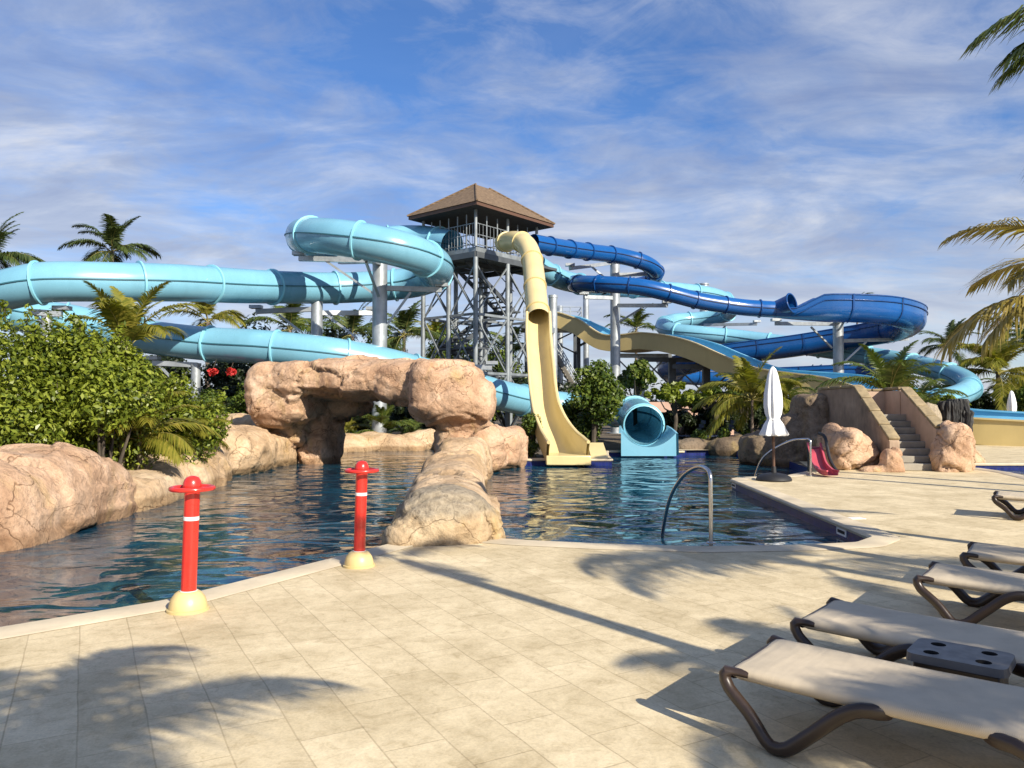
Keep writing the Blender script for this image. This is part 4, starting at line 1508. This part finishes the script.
# ------------------------------------------------------------------ sun loungers
def lounger(loc, rz, label):
    r_ = empty("sun_lounger", (0, 0, 0), label, "sun lounger", "beige sun loungers on the deck")
    hw, top, L = .30, .335, 1.92
    # sling: rounded section swept along, slightly sagging
    mb = MB()
    secs = []
    xs = [0.02, .03, .06, .2, .5, .8, 1.1, 1.4, 1.7, L - .05, L - .02]
    for i, x in enumerate(xs):
        sag = -.012 * math.sin(math.pi * x / L)
        sh = {0: .5, 1: .8, len(xs) - 1: .5, len(xs) - 2: .8}.get(i, 1)
        prof = []
        for (y, z) in [(-hw + .02, -.065), (-hw - .005, -.05), (-hw - .012, -.025), (-hw, -.006), (-hw + .04, 0), (-.12, -.006), (.12, -.006), (hw - .04, 0), (hw, -.006), (hw + .012, -.025), (hw + .005, -.05), (hw - .02, -.065)]:
            prof.append(Vector((x, y, top + sag + (z + .03) * sh - .03)))
        secs.append(prof)
    k = len(secs[0])
    vs = [v for s in secs for v in s]
    fs = [(i * k + q, i * k + (q + 1) % k, (i + 1) * k + (q + 1) % k, (i + 1) * k + q) for i in range(len(secs) - 1) for q in range(k)]
    fs += [tuple(range(k))[::-1], tuple((len(secs) - 1) * k + q for q in range(k))]
    mb.add(vs, fs)
    mb.build("sling", M['sling'], r_, sharp=60)
    for end_ in (0, 1):
        X = (lambda x: x) if end_ == 0 else (lambda x: L - .12 - x)
        for sd in (-1, 1):
            pts = [(.10, sd * (hw - .01), top - .03), (.03, sd * (hw + .012), top - .022), (-.005, sd * (hw + .02), top - .04), (.02, sd * (hw + .03), top - .10),
                   (.13, sd * (hw + .06), .15), (.22, sd * (hw + .08), .05), (.265, sd * (hw + .085), .033), (.32, sd * (hw + .08), .045), (.42, sd * (hw + .06), .13),
                   (.54, sd * (hw + .035), .235), (.62, sd * (hw + .02), .272), (.68, sd * (hw - .01), .268), (.71, sd * (hw - .05), .262)]
            path = catmull([Vector((X(p[0]), p[1], p[2])) for p in pts], .03)
            mb = MB()
            n = len(path)
            mb.tube(path, [.026 if i < 3 else .041 for i in range(n)], 14, flat=.72)
            mb.build("leg", M['frame_brown'], r_)
    mb = MB()
    for x in (.03, L - .03):
        mb.tube([(x, -hw - .0, top - .035), (x, hw, top - .035)], .026, 10)
    for sd in (-1, 1):
        mb.tube([(.06, sd * (hw - .035), top - .04), (L - .06, sd * (hw - .035), top - .04)], .024, 10)
    mb.tube([(.68, -hw, .285), (.68, hw, .285)], .022, 10)
    mb.tube([(L - .68, -hw, .285), (L - .68, hw, .285)], .022, 10)
    mb.build("frame", M['frame_brown'], r_)
    r_.location = loc
    r_.rotation_euler.z = R(rz)
    return r_


LG = [((1.24, 4.02), -39, "nearest beige sun lounger, filling the front corner of the deck"),
      ((1.90, 4.86), -41, "beige sun lounger just behind the grey cup-holder table"),
      ((3.22, 6.02), -38, "shaded beige sun lounger, third back from the front corner"),
      ((4.08, 6.92), -36, "beige sun lounger standing close behind the shaded one"),
      ((6.98, 11.15), -34, "lone beige sun lounger far across the deck, end in sunlight"),
      ((8.62, 12.9), -34, "farthest beige sun lounger, only its dark corner in view")]


def copy_tree(o, loc, rz, label):
    c = o.copy()
    COL.objects.link(c)
    for ch in o.children:
        d = ch.copy()
        COL.objects.link(d)
        d.parent = c
    c.location = loc
    c.rotation_euler.z = R(rz)
    c['label'] = label
    return c


l0 = lounger((*LG[0][0], 0), LG[0][1], LG[0][2])
kids = [c for c in bpy.data.objects if c.parent == l0]
for (xy, rz, lab) in LG[1:]:
    c = l0.copy()
    COL.objects.link(c)
    for ch in kids:
        d = ch.copy()
        COL.objects.link(d)
        d.parent = c
    c.location = (*xy, 0)
    c.rotation_euler.z = R(rz)
    c['label'] = lab

# side table with cup holes
tb = empty("side_table", (0, 0, 0), "low grey plastic side table with four cup holes between two loungers", "side table")


def rrect(w, d, r, n=5):
    pts = []
    for cx, cy, a0 in ((w / 2 - r, d / 2 - r, 0), (-w / 2 + r, d / 2 - r, 90), (-w / 2 + r, -d / 2 + r, 180), (w / 2 - r, -d / 2 + r, 270)):
        for k in range(n):
            a = R(a0 + 90 * k / (n - 1))
            pts.append((cx + r * math.cos(a), cy + r * math.sin(a)))
    return pts


bm = bmesh.new()
outer = [bm.verts.new((x, y, .345)) for x, y in rrect(.44, .33, .05)]
edges = [bm.edges.new((outer[i], outer[(i + 1) % len(outer)])) for i in range(len(outer))]
holes = []
for cx in (-.115, .115):
    for cy in (-.085, .085):
        h = [bm.verts.new((cx + .036 * math.cos(a), cy + .036 * math.sin(a), .345)) for a in np.linspace(0, 2 * math.pi, 21)[:-1]]
        edges += [bm.edges.new((h[i], h[(i + 1) % 20])) for i in range(20)]
        holes.append(h)
bmesh.ops.triangle_fill(bm, use_beauty=True, edges=edges)
for f in bm.faces:
    if f.normal.z < 0:
        f.normal_flip()
lo_ = [bm.verts.new((x * 1.02, y * 1.02, .305)) for x, y in rrect(.44, .33, .05)]
n = len(outer)
for i in range(n):
    bm.faces.new((outer[i], lo_[i], lo_[(i + 1) % n], outer[(i + 1) % n]))
bm.faces.new(lo_)
for h in holes:
    l2 = [bm.verts.new((v.co.x, v.co.y, .31)) for v in h]
    for i in range(20):
        f = bm.faces.new((h[i], h[(i + 1) % 20], l2[(i + 1) % 20], l2[i]))
        f.material_index = 1
    f = bm.faces.new(l2)
    f.material_index = 1
me = bpy.data.meshes.new("table_top")
bm.to_mesh(me)
bm.free()
me.materials.append(M['table_grey'])
me.materials.append(M['hole'])
link("table_top", me, tb)
MB().box((0, 0, .25), (.38, .27, .1)).build("apron", M['frame_brown'], tb, bevel=.01)
for sx_ in (-1, 1):
    for sy_ in (-1, 1):
        MB().tube([(sx_ * .16, sy_ * .11, .22), (sx_ * .18, sy_ * .125, 0)], [.03, .024], 10).build("leg", M['frame_brown'], tb)
tb.location = (2.27, 3.93, -.0)
tb.rotation_euler.z = R(-40)

# ------------------------------------------------------------------ vegetation
def shrub(b, w, h, label, n, leaf, mat='leaf', ncl=24, d=None, name="shrub", cat="shrub", r0=None):
    r_ = empty(name, b, label, cat)
    cl = clump_set(w, h, .05, ncl, r0 or min(w, h) * .26, d)
    mb = MB()
    B = Vector(b)
    for c, r in cl[:10]:
        mb.tube([B + Vector((c.x * .2, c.y * .2, -.05)), B + Vector((c.x * .6, c.y * .6, c.z * .5)), B + c], [.035, .025, .01], 5)
    if h > 1.5:
        # upright young shoots standing out of the mass
        tops = sorted(cl, key=lambda q: -q[0].z)[:max(8, ncl // 2)]
        sh = mb
        for c, r in tops:
            for _ in range(2):
                a = random.uniform(0, 6.28)
                p0 = c + Vector((math.cos(a) * r * .6, math.sin(a) * r * .6, r * .5))
                p1 = p0 + Vector((random.uniform(-.14, .14), random.uniform(-.14, .14), random.uniform(.2, .48)))
                sh.tube([B + p0, B + p1], [.012, .004], 5)
                for u in (.15, .45, .72, .95):
                    cl.append((p0.lerp(p1, u), .095 - .03 * u))
        main = [q for q in cl if q[1] > .11]
        small = [q for q in cl if q[1] <= .11]
        leaves("foliage", small, len(small) * 16, leaf * .95, M[mat], r_)
        leaves("foliage", main, n, leaf, M[mat], r_)
    else:
        leaves("foliage", cl, n, leaf, M[mat], r_)
    mb.build("stem", M['dark_bark'], r_)
    return r_


shrub((-9.5, 12.6, 0), 4.2, 3.45, "tall dense green shrub filling the left edge above the boulder", 26000, .10, ncl=34)
shrub((-8.2, 14.2, 0), 3.0, 2.95, "dense green shrub behind the boulder, below the small palm", 21000, .10, ncl=28)
shrub((-7.45, 14.0, 0), 1.9, 2.55, "leafy green shrub directly in front of the young palm's stem", 10000, .10, ncl=18)
shrub((-8.6, 16.4, 0), 2.5, 2.75, "narrower green shrub around the stem of the young palm", 14000, .10, ncl=22)
shrub((-7.35, 16.9, 0), 1.9, 2.0, "low green shrub at the end of the row by the feather palms", 9000, .10, ncl=18)
shrub((-12.4, 15.5, 0), 4.4, 3.3, "green shrub at the back of the left planting, under the tube", 15000, .11, ncl=26)
shrub((-12.0, 9.6, 0), 3.2, 3.0, "green shrub at the far left, mostly outside the picture", 6000, .10, ncl=18)

palm((-7.35, 15.2, 0), .9, 1.7, "low feathery palm clump leaning over the tan rock ledge", 'frond_yellow', 28, trunk=.05, name="feather_palm", cat="palm", classes=(0, 1, 2, 2, 3, 3, 1))
palm((-7.35, 17.2, 0), .75, 1.25, "second small feathery palm clump at the base of the shrubs", 'frond_yellow', 22, trunk=.05, name="feather_palm", cat="palm", classes=(0, 1, 2, 3))
p = at(122, 350, 15.0)
palm((p.x, p.y, 0), p.z, 1.7, "young palm with bright yellow-green fronds rising out of the left shrubs", 'frond_yellow', 13, trunk=.06, classes=(0, 0, 1, 0, 1, 2), lean=(.1, 0))
for (x, y, Y, L, lab, mt_, nf) in (
        (112, 252, 46, 3.0, "dark palm whose crown rises above the long light blue tube", 'frond_dark', 26),
        (-12, 262, 30, 2.5, "dark bushy palm at the left edge above the tube's bend", 'frond_dark', 28),
        (208, 322, 44, 3.0, "yellow-green palm showing between the two light blue tubes at left", 'frond_yellow', 15),
        (290, 330, 45, 3.2, "palm behind the shorter steel column", 'frond', 15),
        (352, 335, 50, 3.2, "dark palm between the two steel columns left of the tower", 'frond_dark', 16),
        (404, 336, 52, 3.4, "palm with drooping fronds close left of the tower legs", 'frond_dark', 17),
        (440, 345, 56, 3.4, "bright palm behind the left legs of the tower", 'frond_yellow', 14),
        (508, 352, 50, 3.0, "palm behind the tower stairs", 'frond', 15),
        (636, 330, 66, 3.0, "small distant palm beyond the racing slide's start", 'frond', 13),
        (950, 348, 62, 3.1, "distant dark palm with a slim trunk, right of the dark blue bend", 'frond_dark', 17),
        (857, 305, 90, 2.4, "tiny palm crown peeking above the open dark blue bend", 'frond', 12),
        (1035, 345, 48, 3.2, "palm at the right edge beyond the second pool", 'frond_dark', 16),
        (998, 374, 44, 3.5, "bushy yellow-green palm behind the tube's right bend", 'frond_yellow', 30),
        (1018, 398, 46, 2.6, "lower palm right of the tube's bend, above the mustard runout", 'frond', 16)):
    p = at(x, y, Y)
    palm((p.x, p.y, 0), p.z, L, lab, mt_, nf, trunk=.16)
p = at(752, 400, 28.5)
palm((p.x, p.y, 0), p.z, 2.3, "golden feathery palm behind the closed umbrella", 'frond_yellow', 30, trunk=.07, name="feather_palm", cat="palm", classes=(1, 2, 2, 3, 3, 4, 0))
p = at(783, 400, 30)
palm((p.x, p.y, 0), p.z, 1.7, "greener feathery palm between umbrella and rock mound", 'frond', 16, trunk=.07, name="feather_palm", cat="palm", classes=(1, 2, 3, 2, 1))
p = at(890, 396, 26)
palm((p.x, p.y, 0), p.z, 2.4, "palm with upright fronds directly behind the stone stairs", 'frond', 13, trunk=.09, name="feather_palm", cat="palm", classes=(0, 1, 1, 2, 2, 1))
p = at(918, 405, 27)
palm((p.x, p.y, 0), p.z, 1.7, "palm with wide fronds right behind the right stair wall", 'frond', 14, trunk=.09, name="feather_palm", cat="palm", classes=(1, 2, 3, 2))

p = at(345, 433, 32.6)
palm((p.x, p.y, 0), max(.3, p.z), 1.5, "bright feathery palm seen through the rock arch", 'frond_yellow', 18, trunk=.05, name="feather_palm", cat="palm", classes=(0, 1, 2, 2, 3))
p = at(384, 432, 31.9)
palm((p.x, p.y - .35, 0), max(.3, p.z), 1.5, "feathery palm hiding the steel column seen through the arch", 'frond', 22, trunk=.05, name="feather_palm", cat="palm", classes=(0, 0, 1, 2, 3))
p = at(412, 436, 32.8)
palm((p.x, p.y, 0), max(.3, p.z), 1.3, "dark feathery palm deep behind the arch opening", 'frond_dark', 18, trunk=.05, name="feather_palm", cat="palm", classes=(0, 1, 2, 2, 3))
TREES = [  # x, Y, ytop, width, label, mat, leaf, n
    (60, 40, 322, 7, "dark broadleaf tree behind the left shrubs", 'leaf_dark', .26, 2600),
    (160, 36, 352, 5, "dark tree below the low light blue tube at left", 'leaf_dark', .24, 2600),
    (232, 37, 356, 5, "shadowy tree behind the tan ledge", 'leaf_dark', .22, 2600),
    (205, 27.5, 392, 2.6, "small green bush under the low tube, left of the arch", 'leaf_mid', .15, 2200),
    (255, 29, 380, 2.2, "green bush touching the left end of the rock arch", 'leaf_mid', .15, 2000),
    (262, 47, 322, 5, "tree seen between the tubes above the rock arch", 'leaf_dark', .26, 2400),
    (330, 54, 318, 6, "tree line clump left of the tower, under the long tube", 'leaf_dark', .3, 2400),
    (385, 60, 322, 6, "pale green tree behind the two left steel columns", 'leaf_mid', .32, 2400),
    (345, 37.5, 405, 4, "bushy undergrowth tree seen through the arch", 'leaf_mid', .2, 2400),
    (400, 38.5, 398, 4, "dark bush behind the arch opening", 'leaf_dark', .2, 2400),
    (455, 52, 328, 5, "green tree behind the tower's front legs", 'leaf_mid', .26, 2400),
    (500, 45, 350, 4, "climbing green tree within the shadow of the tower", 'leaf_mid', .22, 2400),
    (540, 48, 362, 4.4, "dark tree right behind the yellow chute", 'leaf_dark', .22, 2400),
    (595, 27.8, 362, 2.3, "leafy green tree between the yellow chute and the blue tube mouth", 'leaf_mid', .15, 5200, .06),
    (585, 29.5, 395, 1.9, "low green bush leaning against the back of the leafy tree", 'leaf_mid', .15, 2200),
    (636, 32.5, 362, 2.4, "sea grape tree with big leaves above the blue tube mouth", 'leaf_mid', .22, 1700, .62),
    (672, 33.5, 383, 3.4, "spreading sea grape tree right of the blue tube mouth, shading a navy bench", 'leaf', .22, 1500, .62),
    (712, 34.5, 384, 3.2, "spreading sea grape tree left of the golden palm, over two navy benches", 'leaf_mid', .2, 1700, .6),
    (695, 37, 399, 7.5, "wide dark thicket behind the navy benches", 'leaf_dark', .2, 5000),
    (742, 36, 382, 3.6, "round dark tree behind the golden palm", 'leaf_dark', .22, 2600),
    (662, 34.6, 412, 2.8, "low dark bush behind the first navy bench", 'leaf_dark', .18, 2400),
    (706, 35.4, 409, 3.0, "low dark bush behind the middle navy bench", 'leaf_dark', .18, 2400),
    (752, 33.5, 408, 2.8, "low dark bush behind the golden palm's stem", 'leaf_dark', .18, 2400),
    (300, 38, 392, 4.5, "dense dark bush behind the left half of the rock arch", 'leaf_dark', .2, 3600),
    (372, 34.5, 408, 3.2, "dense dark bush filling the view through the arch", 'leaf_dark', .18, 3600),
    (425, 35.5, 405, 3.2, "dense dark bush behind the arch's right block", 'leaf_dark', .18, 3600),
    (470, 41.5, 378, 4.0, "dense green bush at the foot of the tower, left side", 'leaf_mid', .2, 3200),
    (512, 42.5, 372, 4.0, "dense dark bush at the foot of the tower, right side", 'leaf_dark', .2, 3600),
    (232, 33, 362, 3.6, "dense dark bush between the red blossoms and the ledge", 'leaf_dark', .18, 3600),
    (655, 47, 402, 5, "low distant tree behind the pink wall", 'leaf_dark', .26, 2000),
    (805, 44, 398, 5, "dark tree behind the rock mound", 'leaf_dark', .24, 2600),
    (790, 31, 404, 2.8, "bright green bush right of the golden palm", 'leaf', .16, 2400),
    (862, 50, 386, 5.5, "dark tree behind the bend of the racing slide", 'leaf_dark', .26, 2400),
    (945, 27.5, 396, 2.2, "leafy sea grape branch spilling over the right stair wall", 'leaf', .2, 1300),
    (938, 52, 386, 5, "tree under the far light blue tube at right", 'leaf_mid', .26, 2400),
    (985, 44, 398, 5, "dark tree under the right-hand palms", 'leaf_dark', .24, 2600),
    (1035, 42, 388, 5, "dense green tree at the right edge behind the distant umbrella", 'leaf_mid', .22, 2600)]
for (x, Y, yt, w, lab, mt_, lf, n, *lw) in TREES:
    p = at(x, yt, Y)
    broad_tree((p.x, p.y, 0), p.z, w, lab, mt_, n, lf, trunk=.09 if Y < 34 else .16, low=lw[0] if lw else (.12 if Y > 34 else .22), ncl=30)
b = at(531, 447, 23.9)
shrub((b.x, b.y, 0), 1.05, 1.15, "small dark shrub between rock arch and yellow chute", 2600, .1, 'leaf_mid', 14)
b = at(508, 455, 24.4)
shrub((b.x - .1, b.y + .3, 0), .8, .55, "little ground shrub against the right foot of the arch", 1200, .09, 'leaf', 8)
for x, lab in ((700, "low pale shrub at the back pool edge near the tube mouth"), (722, "low pale shrub in the middle of the back pool edge"), (748, "low pale shrub at the back pool edge nearest the umbrella")):
    b = at(x, 445, 28.6)
    shrub((b.x, b.y, 0), 1.3, .6, lab, 700, .12, 'leaf_mid', 9)
# red blossoms hanging in the dark tree
for x, y, lab in ((212, 372, "red blossom clump under the low tube, left of the pair"), (230, 372, "red blossom clump under the low tube, right of the pair"), (251, 376, "small red blossom touching the rock arch's left block")):
    p = at(x, y, 30)
    g = empty("blossom", (p.x, p.y, p.z), lab, "flower", "red blossoms under the low tube")
    leaves("petals", [(Vector((0, 0, 0)), .15), (Vector((.12, 0, .02)), .11)], 90, .13, M['red_petal'], g, .8)
    MB().tube([p, p + Vector((.05, .3, .5))], .012, 5).build("stem", M['dark_bark'], g)
# far woodland as one mass
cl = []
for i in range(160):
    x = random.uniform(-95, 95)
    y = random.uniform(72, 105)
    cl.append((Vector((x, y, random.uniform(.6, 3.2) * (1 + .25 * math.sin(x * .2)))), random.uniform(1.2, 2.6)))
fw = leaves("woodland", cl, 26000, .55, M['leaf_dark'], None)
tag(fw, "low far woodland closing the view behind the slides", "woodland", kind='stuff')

# pink wall and navy benches under the trees
pw = MB()
for (x0, x1, yt) in ((652, 672, 402), (676, 702, 400), (708, 728, 410)):
    p, q = at(x0, yt, 39), at(x1, yt, 39)
    pw.box(((p.x + q.x) / 2, 39, p.z / 2), (q.x - p.x + .5, .3, p.z))
tag(pw.build("garden_wall", M['pink_wall']), "faded pink wall glimpsed under the sea grape trees", "wall")
for x, lab in ((682, "navy slatted lounger in shade under the trees, beside the tube mouth"), (712, "navy slatted lounger in shade, in the middle under the trees"), (745, "navy slatted lounger in shade beneath the golden palm")):
    p = at(x, 440, 31)
    g = empty("shaded_lounger", (p.x, 31, 0), lab, "sun lounger", "navy loungers in the shade")
    for k in range(7):
        MB().box((p.x - .85 + k * .2, 31, .36), (.15, .6, .04)).build("slat", M['navy'], g)
    for k in range(4):
        MB().box((p.x + .6 + k * .09, 31, .46 + k * .15), (.05, .6, .13)).build("backrest_slat", M['navy'], g)
    for dx in (-.8, .55):
        for dy in (-.25, .25):
            MB().box((p.x + dx, 31 + dy, .17), (.06, .06, .34)).build("leg", M['navy'], g)

# palms on the sunny side, mostly outside the frame: their fronds and shadows reach in
palm((6.36, 7.7, 0), 2.62, 1.95, "palm just outside the right edge whose bleached fronds hang over the loungers", 'frond_dry', 13, trunk=.1, hi=True, rs=5,
     classes=(3, 1, 4, 2, 2, 3, 1, 2, 3, 2, 1, 3, 2), azis=[R(a) for a in (184, 168, 205, 120, 60, 20, 0, -30, -60, 88, 40, 174, 190)])
palm((5.6, 6.0, 0), 4.45, 1.8, "taller palm at the right whose frond tip enters the top corner", 'frond', 11, trunk=.1, hi=True, rs=9,
     classes=(3, 4, 2, 1, 3, 2, 1, 2, 3, 3, 2), azis=[R(a) for a in (172, 188, 165, 110, 80, 50, 20, -10, -40, 181, 200)])
palm((4.39, 1.04, 0), 5.1, 1.3, "slim palm beside the camera casting the long trunk shadow", 'frond', 6, trunk=.105, hi=True, rs=2, lean=(0, 0))
palm((8.0, 1.5, 0), 4.6, 2.3, "palm shading the second row of loungers", 'frond', 15, trunk=.12, hi=True, rs=3)
palm((7.25, -1.75, 0), 3.8, 2.1, "palm shading the nearest loungers", 'frond', 15, trunk=.12, hi=True, rs=4)
palm((1.95, -2.1, 0), 3.5, 2.2, "palm behind the camera casting frond shadows on the front paving", 'frond', 8, trunk=.1, hi=True, rs=6, classes=(1, 2, 1, 2, 0))
palm((11.2, 12.0, 0), 6.0, 2.4, "tall palm right of the far lounger, nearer one", 'frond', 13, trunk=.11, rs=7)
palm((12.1, 13.0, 0), 6.4, 2.4, "tall palm right of the far lounger, farther one", 'frond', 13, trunk=.11, rs=8)

# ------------------------------------------------------------------ light and sky
SUN_EL = R(30)
sdir = Vector((.6225, -.7826, 0)).normalized()
to_sun = Vector((sdir.x * math.cos(SUN_EL), sdir.y * math.cos(SUN_EL), math.sin(SUN_EL)))
sl = bpy.data.lights.new("sun", 'SUN')
sl.energy = 5.0
sl.angle = R(.42)
sl.color = (1.0, .92, .78)
so_ = bpy.data.objects.new("sun", sl)
COL.objects.link(so_)
so_.rotation_euler = (-to_sun).to_track_quat('-Z', 'Y').to_euler()
so_.location = to_sun * 50

w = bpy.data.worlds.new("World")
scn.world = w
w.use_nodes = True
nt = w.node_tree
nt.nodes.clear()


def wn(t, **kw):
    n_ = nt.nodes.new(t)
    for k_, v_ in kw.items():
        setattr(n_, k_, v_)
    return n_


sky = wn("ShaderNodeTexSky", sky_type='NISHITA', sun_disc=False, sun_elevation=SUN_EL, sun_rotation=math.atan2(sdir.x, sdir.y))
sky.air_density = 1.0
sky.dust_density = .3
sky.ozone_density = 2.5
hs = wn("ShaderNodeHueSaturation")
hs.inputs["Saturation"].default_value = 1.25
nt.links.new(sky.outputs[0], hs.inputs["Color"])
bg1 = wn("ShaderNodeBackground")
bg1.inputs["Strength"].default_value = .09
tint = wn("ShaderNodeMixRGB", blend_type='MULTIPLY')
tint.inputs[0].default_value = 1
tint.inputs[2].default_value = (.86, .92, 1.14, 1)
nt.links.new(hs.outputs[0], tint.inputs[1])
nt.links.new(tint.outputs[0], bg1.inputs["Color"])
tc = wn("ShaderNodeTexCoord")
sp = wn("ShaderNodeSeparateXYZ")
nt.links.new(tc.outputs["Generated"], sp.inputs[0])


def wm(op, a, b=None):
    m_ = wn("ShaderNodeMath", operation=op)
    for i, v_ in ((0, a), (1, b)):
        if v_ is None:
            continue
        if isinstance(v_, (int, float)):
            m_.inputs[i].default_value = v_
        else:
            nt.links.new(v_, m_.inputs[i])
    return m_.outputs[0]


zz = wm('ADD', wm('MAXIMUM', sp.outputs[2], 0.0), .16)
cb = wn("ShaderNodeCombineXYZ")
nt.links.new(wm('DIVIDE', sp.outputs[0], zz), cb.inputs[0])
nt.links.new(wm('DIVIDE', sp.outputs[1], zz), cb.inputs[1])


def wnoise(scale, detail, rough, dist, rot, sc):
    mp = wn("ShaderNodeMapping")
    mp.inputs["Rotation"].default_value = (0, 0, R(rot))
    mp.inputs["Scale"].default_value = sc
    nt.links.new(cb.outputs[0], mp.inputs["Vector"])
    t_ = wn("ShaderNodeTexNoise")
    t_.inputs["Scale"].default_value = scale
    t_.inputs["Detail"].default_value = detail
    t_.inputs["Roughness"].default_value = rough
    t_.inputs["Distortion"].default_value = dist
    nt.links.new(mp.outputs[0], t_.inputs["Vector"])
    return t_.outputs["Fac"]


def wramp(f, stops):
    r_ = wn("ShaderNodeValToRGB")
    while len(r_.color_ramp.elements) < len(stops):
        r_.color_ramp.elements.new(.5)
    for e, (p_, c_) in zip(r_.color_ramp.elements, stops):
        e.position = p_
        e.color = (c_, c_, c_, 1) if isinstance(c_, (int, float)) else (*c_, 1)
    nt.links.new(f, r_.inputs[0])
    return r_.outputs["Color"]


n1 = wnoise(.95, 8, .58, .5, 30, (1.0, 1.25, 1))
n2 = wnoise(4.2, 9, .66, .9, 28, (1, 1.35, 1))
cov = wm('ADD', wm('MULTIPLY', n1, .72), wm('MULTIPLY', n2, .28))
# more cloud towards the horizon
elev = wm('MINIMUM', wm('MULTIPLY', wm('MAXIMUM', sp.outputs[2], 0.0), 3.0), 1.0)
hz = wm('MULTIPLY', wm('SUBTRACT', 1.0, wm('MINIMUM', wm('MULTIPLY', wm('MAXIMUM', sp.outputs[2], 0.0), 2.4), 1.0)), .16)
mask = wramp(wm('ADD', cov, hz), [(.42, 0.08), (.54, .55), (.66, .88)])
shade = wramp(wnoise(1.7, 7, .6, .5, 28, (1, 1.6, 1)), [(.36, (.34, .41, .62)), (.5, (.50, .57, .74)), (.64, (.80, .83, .91))])
bg2 = wn("ShaderNodeBackground")
bg2.inputs["Strength"].default_value = .577
wh = wn("ShaderNodeMixRGB")
nt.links.new(wramp(elev, [(.25, .6), (.85, 0.0)]), wh.inputs[0])
nt.links.new(shade, wh.inputs[1])
wh.inputs[2].default_value = (.72, .75, .83, 1)
nt.links.new(wh.outputs[0], bg2.inputs["Color"])
mx = wn("ShaderNodeMixShader")
nt.links.new(mask, mx.inputs[0])
nt.links.new(bg1.outputs[0], mx.inputs[1])
nt.links.new(bg2.outputs[0], mx.inputs[2])
ow = wn("ShaderNodeOutputWorld")
nt.links.new(mx.outputs[0], ow.inputs[0])

# ------------------------------------------------------------------ render settings
scn.render.engine = 'CYCLES'
scn.view_settings.view_transform = 'Standard'
scn.view_settings.look = 'None'
scn.view_settings.exposure = 0
scn.cycles.film_exposure = 1.56   # camera exposure for a bright day; lamp and sky stay in their daylight ranges
scn.cycles.use_denoising = True
scn.cycles.max_bounces = 4
scn.cycles.diffuse_bounces = 2
scn.cycles.glossy_bounces = 3
scn.cycles.transmission_bounces = 2
scn.cycles.transparent_max_bounces = 4
scn.cycles.caustics_reflective = False
scn.cycles.caustics_refractive = False
bpy.context.view_layer.update()
